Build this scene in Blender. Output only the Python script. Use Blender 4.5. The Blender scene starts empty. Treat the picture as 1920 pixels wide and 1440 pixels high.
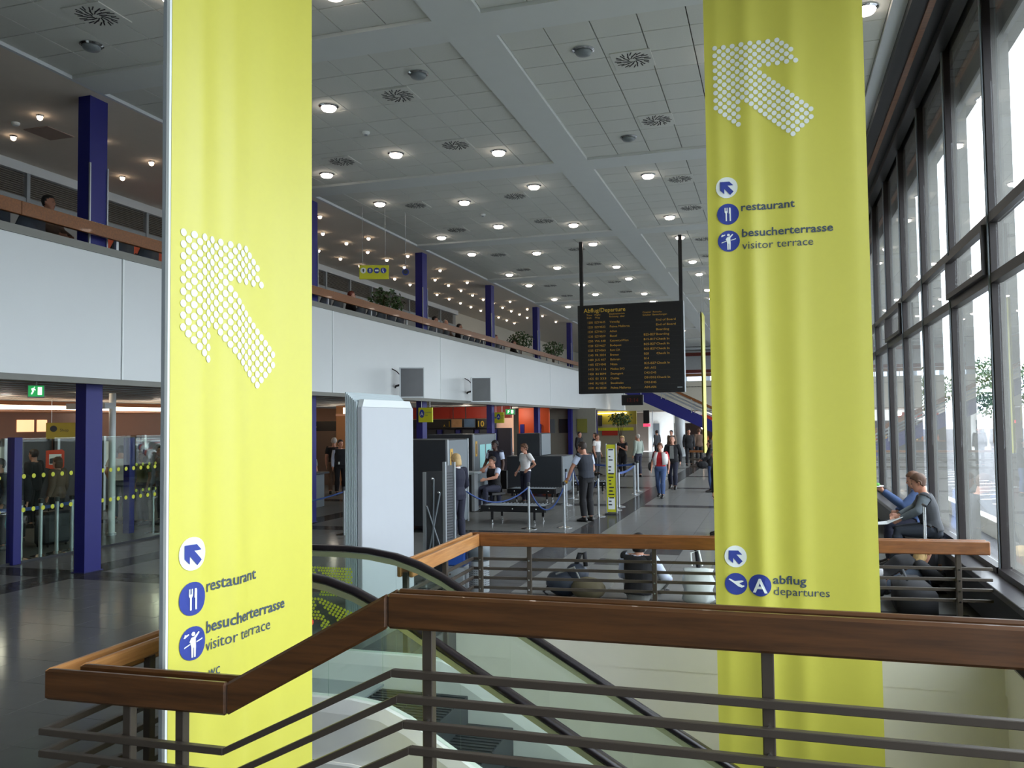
import bpy, bmesh, math, random
import numpy as np
from mathutils import Vector, Matrix
random.seed(7)
SC = bpy.context.scene
COL = SC.collection
# ---------------------------------------------------------------- camera
YAW, PIT, ROL, FPX, CAMZ = 0.29887947, 0.04508948, -0.01127061, 1595.5, 2.3
def cam_axes():
    cy, sy = math.cos(YAW), math.sin(YAW)
    fwd = Vector((-sy, cy, 0)); right = Vector((cy, sy, 0)); up = Vector((0, 0, 1))
    f2 = fwd*math.cos(PIT)+up*math.sin(PIT); u2 = up*math.cos(PIT)-fwd*math.sin(PIT)
    return right*math.cos(ROL)+u2*math.sin(ROL), u2*math.cos(ROL)-right*math.sin(ROL), f2
CR, CU, CF = cam_axes()
cd = bpy.data.cameras.new('camera'); cam = bpy.data.objects.new('camera', cd); COL.objects.link(cam)
cam.matrix_world = Matrix(((CR.x, CU.x, -CF.x, 0), (CR.y, CU.y, -CF.y, 0), (CR.z, CU.z, -CF.z, CAMZ), (0, 0, 0, 1)))
cd.sensor_width = 36; cd.lens = FPX/1920*36; cd.clip_start = .05; cd.clip_end = 600
SC.camera = cam
def in_view(p, m=60):
    v = Vector(p)-Vector((0, 0, CAMZ)); k = v.dot(CF)
    if k < .3: return None
    x = 960+FPX*v.dot(CR)/k; y = 720-FPX*v.dot(CU)/k
    return k if -m < x < 1920+m and -m < y < 1440+m else None
# ---------------------------------------------------------------- sky, exposure
W = bpy.data.worlds.new('overcast_sky'); SC.world = W; W.use_nodes = True
nt = W.node_tree; bgn = nt.nodes['Background']
SKY = 7.7
bgn.inputs[0].default_value = (.85, .93, 1.0, 1)
_tc = nt.nodes.new('ShaderNodeTexCoord'); _sx = nt.nodes.new('ShaderNodeSeparateXYZ'); _mr = nt.nodes.new('ShaderNodeMapRange')     # overcast sky, dimmer toward the horizon
_mr.inputs['From Min'].default_value = 0; _mr.inputs['From Max'].default_value = .8; _mr.inputs['To Min'].default_value = SKY*.72; _mr.inputs['To Max'].default_value = SKY*1.35
nt.links.new(_tc.outputs['Generated'], _sx.inputs[0]); nt.links.new(_sx.outputs['Z'], _mr.inputs['Value']); nt.links.new(_mr.outputs[0], bgn.inputs[1])
SC.view_settings.view_transform = 'Standard'; SC.view_settings.look = 'None'
SC.view_settings.exposure = 0.0; SC.view_settings.gamma = 1; SC.view_settings.use_curve_mapping = False
LAMP = 15.0
# ---------------------------------------------------------------- materials
def lin(c):
    return tuple(((v/255)/12.92 if v/255 <= .04045 else ((v/255+.055)/1.055)**2.4) for v in c)
MATS = {}
def mat(name, rgb, rough=.5, metal=0., var=.06, scale=6., bump=0., bscale=80., emit=0., coat=0., spec=.5, stretch=None, trans=0.):
    if name in MATS: return MATS[name]
    m = bpy.data.materials.new(name); m.use_nodes = True; MATS[name] = m
    n = m.node_tree.nodes; l = m.node_tree.links; p = n['Principled BSDF']
    c = lin(rgb)
    p.inputs['Roughness'].default_value = rough; p.inputs['Metallic'].default_value = metal
    p.inputs['Specular IOR Level'].default_value = spec
    p.inputs['Coat Weight'].default_value = coat
    tc = n.new('ShaderNodeTexCoord'); mp = n.new('ShaderNodeMapping'); l.new(tc.outputs['Object'], mp.inputs['Vector'])
    if stretch: mp.inputs['Scale'].default_value = stretch
    no = n.new('ShaderNodeTexNoise'); no.inputs['Scale'].default_value = scale; no.inputs['Detail'].default_value = 4
    l.new(mp.outputs[0], no.inputs['Vector'])
    mx = n.new('ShaderNodeMix'); mx.data_type = 'RGBA'
    mx.inputs[6].default_value = tuple(v*(1-var) for v in c)+(1,); mx.inputs[7].default_value = tuple(min(1, v*(1+var)) for v in c)+(1,)
    l.new(no.outputs['Fac'], mx.inputs[0]); l.new(mx.outputs[2], p.inputs['Base Color'])
    if bump:
        b = n.new('ShaderNodeBump'); b.inputs['Strength'].default_value = bump
        n2 = n.new('ShaderNodeTexNoise'); n2.inputs['Scale'].default_value = bscale; l.new(mp.outputs[0], n2.inputs['Vector'])
        l.new(n2.outputs['Fac'], b.inputs['Height']); l.new(b.outputs[0], p.inputs['Normal'])
    if emit:
        p.inputs['Emission Color'].default_value = c+(1,); p.inputs['Emission Strength'].default_value = emit
    if trans:
        p.inputs['Subsurface Weight'].default_value = 0
    return m
def glass(name, tint=(.955, .965, .97), refl=1.0, f0=.035):
    if name in MATS: return MATS[name]
    m = bpy.data.materials.new(name); m.use_nodes = True; MATS[name] = m
    n = m.node_tree.nodes; l = m.node_tree.links; n.clear()
    o = n.new('ShaderNodeOutputMaterial'); mx = n.new('ShaderNodeMixShader'); t = n.new('ShaderNodeBsdfTransparent'); g = n.new('ShaderNodeBsdfGlossy')
    t.inputs[0].default_value = tint+(1,); g.inputs['Roughness'].default_value = 0.0; g.inputs[0].default_value = (refl, refl, refl, 1)
    lw = n.new('ShaderNodeLayerWeight'); lw.inputs[0].default_value = .5
    pw = n.new('ShaderNodeMath'); pw.operation = 'POWER'; pw.inputs[1].default_value = 5
    f = n.new('ShaderNodeMath'); f.operation = 'MULTIPLY_ADD'; f.inputs[1].default_value = 1-f0; f.inputs[2].default_value = f0
    l.new(lw.outputs['Facing'], pw.inputs[0]); l.new(pw.outputs[0], f.inputs[0])
    l.new(f.outputs[0], mx.inputs[0]); l.new(t.outputs[0], mx.inputs[1]); l.new(g.outputs[0], mx.inputs[2]); l.new(mx.outputs[0], o.inputs[0])
    return m
def wood(name, rgb, rgb2, axis='X', rough=.33):
    if name in MATS: return MATS[name]
    m = mat(name, rgb, rough, coat=.15, bump=.06, bscale=60)
    n = m.node_tree.nodes; l = m.node_tree.links
    mp = [x for x in n if x.type == 'MAPPING'][0]
    mp.inputs['Scale'].default_value = (.6, 9, 9) if axis == 'X' else (9, .6, 9)
    no = [x for x in n if x.type == 'TEX_NOISE'][0]; no.inputs['Scale'].default_value = 3.5; no.inputs['Detail'].default_value = 8; no.inputs['Roughness'].default_value = .65
    mx = [x for x in n if x.type == 'MIX'][0]
    mx.inputs[6].default_value = lin(rgb)+(1,); mx.inputs[7].default_value = lin(rgb2)+(1,)
    mr = n.new('ShaderNodeMapRange'); mr.inputs['From Min'].default_value = .22; mr.inputs['From Max'].default_value = .78
    l.new(no.outputs['Fac'], mr.inputs['Value']); l.new(mr.outputs[0], mx.inputs[0])
    return m
# ---------------------------------------------------------------- mesh builder
class MB:
    def __init__(s): s.v = []; s.f = []
    def add(s, v, f):
        o = len(s.v); s.v += [tuple(p) for p in v]; s.f += [tuple(i+o for i in q) for q in f]; return s
    def box(s, c, d, rz=0., M=None):
        x, y, z = d[0]/2, d[1]/2, d[2]/2
        vs = [Vector((a*x, b*y, e*z)) for a in (-1, 1) for b in (-1, 1) for e in (-1, 1)]
        R = M if M is not None else Matrix.Rotation(rz, 3, 'Z')
        vs = [R @ p+Vector(c) for p in vs]
        return s.add(vs, [(0, 1, 3, 2), (4, 6, 7, 5), (0, 4, 5, 1), (2, 3, 7, 6), (0, 2, 6, 4), (1, 5, 7, 3)])
    def bb(s, a, b):
        return s.box([(a[i]+b[i])/2 for i in range(3)], [abs(b[i]-a[i]) for i in range(3)])
    def rings(s, rs, cap=True, close=False):
        n = len(rs[0]); o = len(s.v)
        for r in rs: s.v += [tuple(p) for p in r]
        K = len(rs)
        for k in range(K if close else K-1):
            for i in range(n):
                a = o+k*n+i; b = o+k*n+(i+1) % n; kk = (k+1) % K
                s.f.append((a, b, o+kk*n+(i+1) % n, o+kk*n+i))
        if cap and not close:
            s.f.append(tuple(o+i for i in range(n))[::-1]); s.f.append(tuple(o+(K-1)*n+i for i in range(n)))
        return s
    def tube(s, pts, r, n=8, cap=True):
        pts = [Vector(p) for p in pts]; R = r if isinstance(r, (list, tuple)) else [r]*len(pts)
        rs = []; prev = None
        for i, p in enumerate(pts):
            t = (pts[min(i+1, len(pts)-1)]-pts[max(i-1, 0)]).normalized()
            if prev is None:
                a = Vector((0, 0, 1)) if abs(t.z) < .9 else Vector((1, 0, 0))
            else: a = prev
            u = (a-t*a.dot(t)).normalized(); w = t.cross(u); prev = u
            rs.append([p+(u*math.cos(2*math.pi*k/n)+w*math.sin(2*math.pi*k/n))*R[i] for k in range(n)])
        return s.rings(rs, cap)
    def lathe(s, prof, c=(0, 0, 0), n=20, cap=True):
        return s.rings([[(c[0]+r*math.cos(2*math.pi*k/n), c[1]+r*math.sin(2*math.pi*k/n), c[2]+z) for k in range(n)] for r, z in prof], cap)
    def ball(s, c, r, n=10, m=7):
        r = r if isinstance(r, (tuple, list)) else (r, r, r)
        rs = []
        for j in range(m+1):
            a = -math.pi/2+math.pi*(j*.96+.02*m)/m
            rs.append([(c[0]+r[0]*math.cos(a)*math.cos(2*math.pi*k/n), c[1]+r[1]*math.cos(a)*math.sin(2*math.pi*k/n), c[2]+r[2]*math.sin(a)) for k in range(n)])
        return s.rings(rs)
    def prism(s, poly, d, O, U, V):
        # polygon in the plane O + a*U + b*V, thickness d along U x V
        O, U, V = Vector(O), Vector(U), Vector(V); N = U.cross(V).normalized()*d
        A = [O+U*a+V*b for a, b in poly]; n = len(A); o = len(s.v)
        s.v += [tuple(p) for p in A]+[tuple(p+N) for p in A]
        s.f.append(tuple(o+i for i in range(n))[::-1]); s.f.append(tuple(o+n+i for i in range(n)))
        for i in range(n): s.f.append((o+i, o+(i+1) % n, o+n+(i+1) % n, o+n+i))
        return s
    def disc(s, c, r, d, O, U, V, n=20, ry=None):
        ry = ry or r
        return s.prism([(c[0]+r*math.cos(2*math.pi*k/n), c[1]+ry*math.sin(2*math.pi*k/n)) for k in range(n)], d, O, U, V)
    def mesh(s, name, m, bevel=0., smooth=False, off=None):
        me = bpy.data.meshes.new(name)
        vs = s.v if off is None else [(a-off[0], b-off[1], c-off[2]) for a, b, c in s.v]
        me.from_pydata(vs, [], s.f)
        bm = bmesh.new(); bm.from_mesh(me)
        bmesh.ops.recalc_face_normals(bm, faces=bm.faces)
        if bevel:
            es = [e for e in bm.edges if len(e.link_faces) == 2 and e.calc_face_angle(0) > .5]
            bmesh.ops.bevel(bm, geom=es, offset=bevel, segments=1, affect='EDGES', profile=.5, clamp_overlap=True)
        bm.to_mesh(me); bm.free()
        if m is not None: me.materials.append(m)
        if smooth:
            for p in me.polygons: p.use_smooth = True
        return me
    def obj(s, name, m, parent=None, bevel=0., smooth=False, world=True):
        off = parent.get('_o') if (parent is not None and world) else None
        return link(name, s.mesh(name, m, bevel, smooth, off), parent)
def link(name, me, parent=None):
    o = bpy.data.objects.new(name, me); COL.objects.link(o)
    if parent is not None:
        o.parent = parent
        if '_o' in parent: o['_o'] = list(parent['_o'])
    return o
def tag(o, label, cat, group=None):
    o['label'] = label; o['category'] = cat
    if group: o['group'] = group
    return o
def thing(name, label, cat, loc=(0, 0, 0), rz=0., group=None):
    o = bpy.data.objects.new(name, None); COL.objects.link(o); o.location = loc; o.rotation_euler = (0, 0, rz)
    o.empty_display_size = .1
    o['_o'] = list(loc)
    return tag(o, label, cat, group)
def struct(name, mb, m, bevel=0.):
    o = mb.obj(name, m, None, bevel); o['kind'] = 'structure'; o['_o'] = [0., 0., 0.]; return o
def stuff(o): o['kind'] = 'stuff'; return o
def dup(root, loc, rz=None, label=None, group=None):
    r = root.copy(); COL.objects.link(r); r.location = loc
    if rz is not None: r.rotation_euler = (0, 0, rz)
    if label: r['label'] = label
    if group: r['group'] = group
    for ch in list(root.children):
        c = ch.copy(); COL.objects.link(c); c.parent = r
        for g in list(ch.children):
            d = g.copy(); COL.objects.link(d); d.parent = c
    return r
FONT_CACHE = {}
def text_mb(txt, size, O, U, V, bold=0., align='LEFT', ext=.001):
    # lettering as thin raised print in the plane O + a*U + b*V
    key = (txt, bold, align)
    if key not in FONT_CACHE:
        cu = bpy.data.curves.new('t', 'FONT'); cu.body = txt; cu.size = 1; cu.offset = bold; cu.align_x = align; cu.resolution_u = 2
        ob = bpy.data.objects.new('t', cu); COL.objects.link(ob)
        dg = bpy.context.evaluated_depsgraph_get(); me = bpy.data.meshes.new_from_object(ob.evaluated_get(dg))
        FONT_CACHE[key] = ([v.co.copy() for v in me.vertices], [tuple(p.vertices) for p in me.polygons])
        bpy.data.objects.remove(ob); bpy.data.curves.remove(cu); bpy.data.meshes.remove(me)
    vs, fs = FONT_CACHE[key]
    O, U, V = Vector(O), Vector(U), Vector(V); N = U.cross(V).normalized()*ext
    mb = MB(); mb.add([O+U*(p.x*size)+V*(p.y*size)+N for p in vs], fs); return mb
def text_w(txt, bold=0.):
    mb = text_mb(txt, 1, (0, 0, 0), (1, 0, 0), (0, 1, 0), bold)
    return max(v[0] for v in mb.v)
def obj_raw(name, mb, m, parent):       # keeps face winding of lettering
    me = bpy.data.meshes.new(name); o_ = parent.get('_o', [0, 0, 0])
    me.from_pydata([(a-o_[0], b-o_[1], c-o_[2]) for a, b, c in mb.v], [], mb.f); me.materials.append(m)
    return link(name, me, parent)
# ---------------------------------------------------------------- palette
M_white = mat('white_laminate', (214, 219, 220), .32, var=.02, scale=1.5)
M_whitep = mat('white_plaster', (226, 226, 222), .8, var=.03)
M_ceil = mat('ceiling_plaster', (214, 218, 214), .9, var=.03, scale=3)
M_tile = mat('mineral_ceiling_tile', (210, 212, 204), .95, var=.05, scale=40, bump=.15, bscale=250)
M_grid = mat('ceiling_grid_backing', (70, 68, 62), .9)  # dark backing that shows in the gaps between tiles
M_balceil = mat('balcony_ceiling', (228, 218, 204), .8, var=.03)
M_blue = mat('blue_painted_steel', (26, 28, 112), .5, var=.06, scale=3)
M_bluedk = mat('dark_blue_coping', (34, 36, 104), .45)
M_wood = wood('mahogany_rail', (48, 29, 14), (98, 62, 32))
M_woodY = wood('window_lit_rail_wood', (150, 96, 50), (205, 150, 92), 'Y')  # paler copy of the rail wood; window light on the returns put into colour
M_woodF = wood('far_oak_rail', (96, 56, 26), (146, 92, 46))
M_steelbr = mat('bronze_painted_steel', (74, 66, 58), .42, metal=.35, var=.08)
M_steel = mat('brushed_steel', (188, 194, 198), .32, metal=.7, var=.05, stretch=(1, 1, 20))
M_chrome = mat('chrome', (215, 218, 220), .14, metal=1.)
M_black = mat('black_metal', (22, 22, 24), .45)
M_blackbr = mat('dark_bronze_mullion', (34, 28, 28), .42, metal=.2)
M_rubber = mat('black_rubber', (28, 22, 26), .3)
M_yellow = mat('yellow_fabric', (212, 207, 82), .42, var=.02, scale=14, spec=.8)
M_yellow2 = mat('yellow_sign_face', (206, 206, 40), .5, var=.02)
M_printw = mat('white_print', (236, 242, 240), .6, var=.01)
M_printb = mat('blue_print', (44, 62, 150), .6, var=.02)
M_printg = mat('slate_print', (62, 78, 100), .6, var=.02)
M_letter_y = mat('amber_flap_lettering', (214, 176, 60), .6, emit=.0)
M_letter_y2 = mat('amber_flap_text', (206, 156, 58), .6)
M_fascia = mat('grey_coping', (128, 128, 122), .6, var=.05)
def polished(name, rgb, f0=.018, f90=.30, rough=.13, var=.07):
    if name in MATS: return MATS[name]
    m = mat(name, rgb, .6, var=var, scale=5, spec=0.); n = m.node_tree.nodes; l = m.node_tree.links
    p = n['Principled BSDF']; o = [x for x in n if x.type == 'OUTPUT_MATERIAL'][0]
    g = n.new('ShaderNodeBsdfGlossy'); g.inputs['Roughness'].default_value = rough; mx = n.new('ShaderNodeMixShader')
    lw = n.new('ShaderNodeLayerWeight'); lw.inputs[0].default_value = .5; pw = n.new('ShaderNodeMath'); pw.operation = 'POWER'; pw.inputs[1].default_value = 4
    f = n.new('ShaderNodeMath'); f.operation = 'MULTIPLY_ADD'; f.inputs[1].default_value = f90-f0; f.inputs[2].default_value = f0
    l.new(lw.outputs['Facing'], pw.inputs[0]); l.new(pw.outputs[0], f.inputs[0]); l.new(f.outputs[0], mx.inputs[0]); l.new(p.outputs[0], mx.inputs[1]); l.new(g.outputs[0], mx.inputs[2]); l.new(mx.outputs[0], o.inputs['Surface'])
    return m
M_floorL = polished('pale_stone_tile', (112, 112, 110))
M_floorD = polished('dark_stone_tile', (64, 63, 64))
M_joint = mat('tile_joint', (66, 65, 62), .7)
M_lampglass = mat('lit_lamp_glass', (255, 238, 224), .3, emit=LAMP, var=0)
M_lampoff = mat('unlit_lamp_glass', (128, 136, 138), .3)
M_pane = glass('window_glass', (.95, .96, .965), 1.0)
M_pane2 = glass('balustrade_glass', (.90, .96, .92), 1.0)
M_grey = mat('grey_panel', (150, 158, 162), .45)
M_midgrey = mat('mid_grey_metal', (104, 112, 118), .45)
M_dkgrey = mat('dark_grey_metal', (44, 47, 52), .45, var=.1)
M_red = mat('red_fascia', (176, 44, 26), .5)
M_orange = mat('orange_fascia', (206, 78, 30), .5)
M_beige = mat('beige_plaster', (206, 200, 184), .85, var=.03)
M_green = mat('exit_green', (30, 140, 70), .4, emit=1.2)
M_exitw = mat('exit_white', (235, 245, 235), .4, emit=1.6)
M_rope = mat('blue_rope', (48, 74, 132), .7)
M_card = mat('brown_cardboard', (168, 122, 84), .8)
M_leaf = mat('ficus_leaf', (58, 84, 40), .45, var=.3, scale=9)
M_bark = mat('bark', (84, 66, 48), .9)
M_pot = mat('terracotta_pot', (150, 96, 66), .8)
M_screen = mat('screen_glass_off', (74, 78, 82), .18, var=.15, scale=3)
M_seat = mat('slate_blue_seat_shell', (66, 78, 92), .4)
# ================================================================ SETTING
ZC = 7.65
WELL = (-3.55, 2.05, 3.72, 9.25)          # x0 x1 y0 y1 of the stair well
fl = MB()
for a, b in (((-19.6, -12, -.35), (-3.55, 64, -.012)), ((-3.55, -12, -.35), (2.3, 3.72, -.012)), ((-3.55, 9.25, -.35), (2.3, 64, -.012)), ((2.05, 3.72, -.35), (2.3, 9.25, -.012))):
    fl.bb(a, b)
floor = struct('floor', fl, M_joint)
T = .62
cand = []
extra_dark = {(2, 5), (3, 7), (5, 7), (6, 5), (9, 3), (8, 6)}
for i in range(-25, 11):
    for j in range(-36, 86):
        x0, y0 = -4.1+T*i, 10.5+T*j
        x1, y1 = x0+T, y0+T
        if x1 > 2.3 or x0 < -19.6 or y1 > 64 or y0 < -12: continue
        xc, yc = (x0+x1)/2, (y0+y1)/2
        if x1 > WELL[0]+.02 and x0 < WELL[1] and y1 > WELL[2] and y0 < WELL[3]:
            if x0 < WELL[0]-.02 and not (3.4 < yc < 9.4): pass
            elif y0 < WELL[3] < y1 and WELL[3] < y1-.15: y0 = WELL[3]
            elif y0 < WELL[2]-.15 < y1: y1 = WELL[2]
            elif x0 < WELL[0]-.15: x1 = WELL[0]
            else: continue
        dark = i == 0 or i == -11 or (j % 10 == 0 and j > -5) or (i, j) in extra_dark
        cand.append((x0, y0, x1, y1, dark, in_view(((x0+x1)/2, (y0+y1)/2, 0), 10)))
def hidden_floor(x, y):       # behind banner or box kiosk: skip as single pieces
    return False
vis = sorted([c for c in cand if c[5] and c[1] > 8.6 or (c[5] and c[0] < -4.5)], key=lambda c: c[5])[:290]
vs = set(id(c) for c in vis)
SL, SD = MB(), MB(); shared = {}
for c in cand:
    x0, y0, x1, y1, dark, k = c
    g = .0025
    if id(c) in vs:
        key = (round(x1-x0, 3), round(y1-y0, 3), dark)
        if key not in shared:
            shared[key] = MB().box((0, 0, -.007), (x1-x0-2*g, y1-y0-2*g, .014)).mesh('tile', M_floorD if dark else M_floorL, .0015)
        o = link('tile', shared[key], floor); o.location = ((x0+x1)/2, (y0+y1)/2, 0)
    else:
        (SD if dark else SL).bb((x0+g, y0+g, -.014), (x1-g, y1-g, 0))
stuff(SL.obj('pale_tile_field', M_floorL, floor)); stuff(SD.obj('dark_tile_field', M_floorD, floor))
# ---------------------------------------------------------------- ceiling
ceiling = struct('ceiling', MB().bb((-14.6, -12, 7.74), (2.4, 64, 7.95)), M_grid)
XL = [-10.2+.6622*i for i in range(10)]
XR = [-3.55+.64*i for i in range(9)]
BY = [10.97+6.61*k for k in range(-4, 8)]
BAY = 5.95
MB().bb((-4.24, -12, ZC), (-3.55, 64, 7.76)).obj('beam', M_ceil, ceiling)
MB().bb((1.57, -12, ZC-.02), (1.76, 64, 7.76)).obj('beam', M_white, ceiling)
MB().bb((-10.26, -12, ZC), (-10.2, 64, 7.76)).obj('beam', M_white, ceiling)
MB().bb((-14.6, -12, ZC), (-10.26, 64, 7.76)).obj('balcony_ceiling', M_balceil, ceiling)
for y in BY:
    for a, b in ((-10.2, -4.24), (-3.55, 1.57)):
        MB().bb((a, y-.66, ZC), (b, y, 7.76)).obj('cross_beam', M_ceil, ceiling)
tiles = []
for y in BY:
    for k in range(9):
        ty0 = y+BAY/9*k; ty1 = ty0+BAY/9
        for XS in (XL, XR):
            for a, b in zip(XS[:-1], XS[1:]):
                tiles.append((a, ty0, b, ty1, in_view(((a+b)/2, (ty0+ty1)/2, 7.7), 20)))
seen = sorted([t for t in tiles if t[4]], key=lambda t: t[4])[:295]; vs = set(id(t) for t in seen); rest = MB(); shared = {}
for t in tiles:
    a, c, b, d, k = t
    if id(t) in vs:
        key = (round(b-a, 3), round(d-c, 3))
        if key not in shared:
            shared[key] = MB().box((0, 0, .02), (b-a-.016, d-c-.016, .04)).mesh('panel', M_tile, .002)
        o = link('panel', shared[key], ceiling); o.location = ((a+b)/2, (c+d)/2, 7.70)
    else: rest.bb((a+.008, c+.008, 7.70), (b-.008, d-.008, 7.74))
stuff(rest.obj('panel_field', M_tile, ceiling))
# dark blind box over the windows
trim = struct('trim_1', MB().bb((1.76, -12, 7.5), (2.36, 64, 7.62)), M_black)
MB().bb((1.96, -12, 7.47), (2.04, 64, 7.5)).obj('timber_strip', M_woodF, trim)
MB().bb((2.2, -12, 7.36), (2.36, 64, 7.5)).obj('blind_rail', M_black, trim)
# ---------------------------------------------------------------- balcony block
BX = -10.1
M_soffit = mat('underside_cladding', (150, 136, 122), .6, var=.05)
wl = struct('wall_balcony', MB().bb((BX-.16, -12, 3.06), (BX-.06, 60, 5.02)), M_whitep)
fb = struct('floor_balcony', MB().bb((-14.6, -12, 3.07), (BX-.16, 60, 4.65)), M_whitep)
cl2 = struct('ceiling_lower', MB().bb((-19.6, -12, 3.03), (BX-.1, 60, 3.06)), M_soffit)
seams = [11.29+6.9*k for k in range(-4, 8)]
for a, b in zip(seams[:-1], seams[1:]):
    MB().bb((BX-.06, a+.012, 3.06), (BX, min(b, 60)-.012, 5.03)).obj('panel', M_white, wl, .004)
for a in seams:
    if a < 60: MB().bb((BX-.055, a+.01, 3.06), (BX+.006, a+.04, 5.03)).obj('joint_strip', mat('white_joint_cover', (240, 246, 246), .4), wl)
MB().bb((BX-.2, -12, 5.03), (BX+.02, 60, 5.15)).obj('coping', M_fascia, wl)
MB().bb((BX-.1, -12, 2.97), (BX+.03, 60, 3.06)).obj('bottom_lip', M_fascia, wl)
for k in range(14):
    x = -18.9+.62*k
    MB().bb((x, -12, 3.015), (x+.05, 60, 3.03)).obj('soffit_slat', M_grey, cl2)
MB().bb((-14.6, -12, 4.65), (-10.26, 60, 4.67)).obj('balcony_floor', M_floorD, fb)
# balcony hand rail
rail = thing('balcony_rail', 'long timber handrail on grey posts along the top of the white balcony front', 'railing', (BX-.1, 8, 5.15))
for k in range(9):
    MB().bb((BX-.13, -5+7.2*k+.004, 5.33), (BX-.06, -5+7.2*(k+1)-.004, 5.53)).obj('plank', M_woodF, rail, .006)
for k in range(26):
    y = 2.1+2.3*k
    MB().bb((BX-.17, y, 4.67), (BX-.13, y+.05, 5.5)).obj('post', M_steel, rail)
MB().bb((BX-.18, -5, 5.53), (BX-.14, 59, 5.555)).obj('top_highlight', M_chrome, rail)  # chrome strip added for the bright highlight along the rail top
# wall behind the balcony seats
wl2 = struct('wall_left', MB().bb((-14.8, -12, 4.65), (-14.5, 38, 7.65)), mat('balcony_back_wall', (150, 150, 146), .8))
M_louv = mat('louvre_slat', (138, 132, 122), .5)
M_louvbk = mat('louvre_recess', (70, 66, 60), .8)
for k in range(24):
    y0 = -2+1.72*k; y1 = y0+1.66
    if y1 > 38: break
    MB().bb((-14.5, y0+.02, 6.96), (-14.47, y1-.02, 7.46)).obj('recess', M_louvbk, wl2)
    b = MB()
    for q in range(11): b.box((-14.44, (y0+y1)/2, 6.99+q*.043), (.05, y1-y0-.04, .012), M=Matrix.Rotation(.6, 3, 'Y'))
    stuff(b.obj('louvre_slats', M_louv, wl2))
    f = MB(); f.bb((-14.5, y0-.06, 6.78), (-14.38, y0+.02, 7.5)); f.obj('upright', M_grey, wl2)
MB().bb((-14.5, -12, 7.46), (-14.36, 38, 7.65)).obj('head_rail', M_white, wl2)
MB().bb((-14.5, -12, 6.78), (-14.40, 38, 6.96)).obj('sill_rail', M_grey, wl2)
MB().bb((-14.5, 15, 4.67), (-14.42, 19.6, 6.62)).obj('orange_panel', M_orange, wl2)
# ---------------------------------------------------------------- columns
for k in range(-2, 8):
    y = 11.1+6.76*k
    nm = ['nearest to the viewer', 'second', 'third', 'fourth', 'fifth', 'sixth', 'seventh', 'eighth and farthest']
    if k < 0: lab = 'square blue steel column behind the viewpoint carrying the balcony' if k == -1 else 'square blue steel column farthest behind the viewpoint'
    else: lab = 'square blue steel column carrying the balcony, %s of the row' % nm[k]
    c = thing('column', lab, 'column', (-10.55, y, 0))
    MB().bb((-10.66, y-.175, 0), (-10.45, y+.175, 3.015)).obj('lower_shaft', M_blue, c, .004)
    MB().bb((-10.66, y-.19, 4.67), (-10.42, y+.19, ZC)).obj('upper_shaft', M_blue, c, .004)
    MB().bb((-10.425, y-.2, 4.67), (-10.4, y-.175, 6.55)).obj('corner_guard', M_steel, c)
    MB().bb((-10.425, y+.175, 4.67), (-10.4, y+.2, 6.55)).obj('corner_guard', M_steel, c)
    MB().bb((-10.68, y-.2, 0), (-10.43, y+.2, .012)).obj('base_plate', M_bluedk, c)
# ---------------------------------------------------------------- window wall
XG = 2.4
ZB, ZL, ZU, ZT = .62, 3.84, 4.52, 7.6
wr = struct('wall_right', MB().bb((2.3, -5.4, -.35), (2.42, 64, .5)), M_beige)
MB().bb((2.3, -5.4, .5), (2.44, 64, .56)).bb((2.36, -5.4, 7.6), (2.5, 64, 7.95)).obj('dark_trim', M_black, wr)
for y in range(-3, 60, 5): MB().bb((2.14, y, 0), (2.28, y+.06, .5)).obj('bracket', M_black, wr)
ys = [10.8+2.25*k for k in range(-6, 22)]
ys = [y-.2 for y in ys]
wi = 0
mull = MB().box((0, 0, 0), (.09, .065, ZT-ZB+.1)).mesh('mullion', M_blackbr, .006)
cap = MB().box((0, 0, 0), (.02, .035, ZT-ZB)).mesh('mullion_cap', M_midgrey, .004)
for y0, y1 in zip(ys[:-1], ys[1:]):
    wi += 1
    w = struct('window_%d' % wi, MB().bb((XG-.1, y0+.04, ZB-.08), (XG+.06, y1-.04, ZB+.02)), M_blackbr)
    o = link('mullion', mull, w); o.location = (XG-.02, y0, (ZB+ZT)/2)
    o = link('mullion_cap', cap, w); o.location = (XG-.075, y0, (ZB+ZT)/2)
    for z, hh in ((ZL, .11), (ZU, .11), (ZT, .1)):
        MB().bb((XG-.07, y0+.04, z-hh/2), (XG+.04, y1-.04, z+hh/2)).obj('transom', M_blackbr, w)
    sp = [(ZB+.02, ZL-.055), (ZL+.055, ZU-.055), (ZU+.055, ZT-.05)]
    for q, (a, b) in enumerate(sp):
        MB().bb((XG, y0+.04, a), (XG+.012, y1-.04, b)).obj('pane', M_pane, w)
    if wi % 3 == 1:
        f = MB(); a, b = sp[1]
        f.bb((XG-.13, y0+.05, a), (XG-.05, y1-.05, a+.07)).bb((XG-.13, y0+.05, b-.07), (XG-.05, y1-.05, b)).bb((XG-.13, y0+.05, a+.07), (XG-.05, y0+.11, b-.07)).bb((XG-.13, y1-.11, a+.07), (XG-.05, y1-.05, b-.07))
        f.obj('sash', M_blackbr, w)
# window bench
bench = thing('window_bench', 'long low dark bench casing running under the tall windows', 'bench', (2.2, 9, 0))
for k in range(14):
    y = 4.6+4.2*k
    MB().bb((2.08, y+.004, .5), (2.34, y+4.196, .57)).obj('top_board', mat('slate_bench_top', (70, 68, 72), .28), bench, .006)
    MB().bb((2.11, y+.01, .12), (2.14, y+4.19, .5)).obj('front_panel', M_black, bench)
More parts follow.
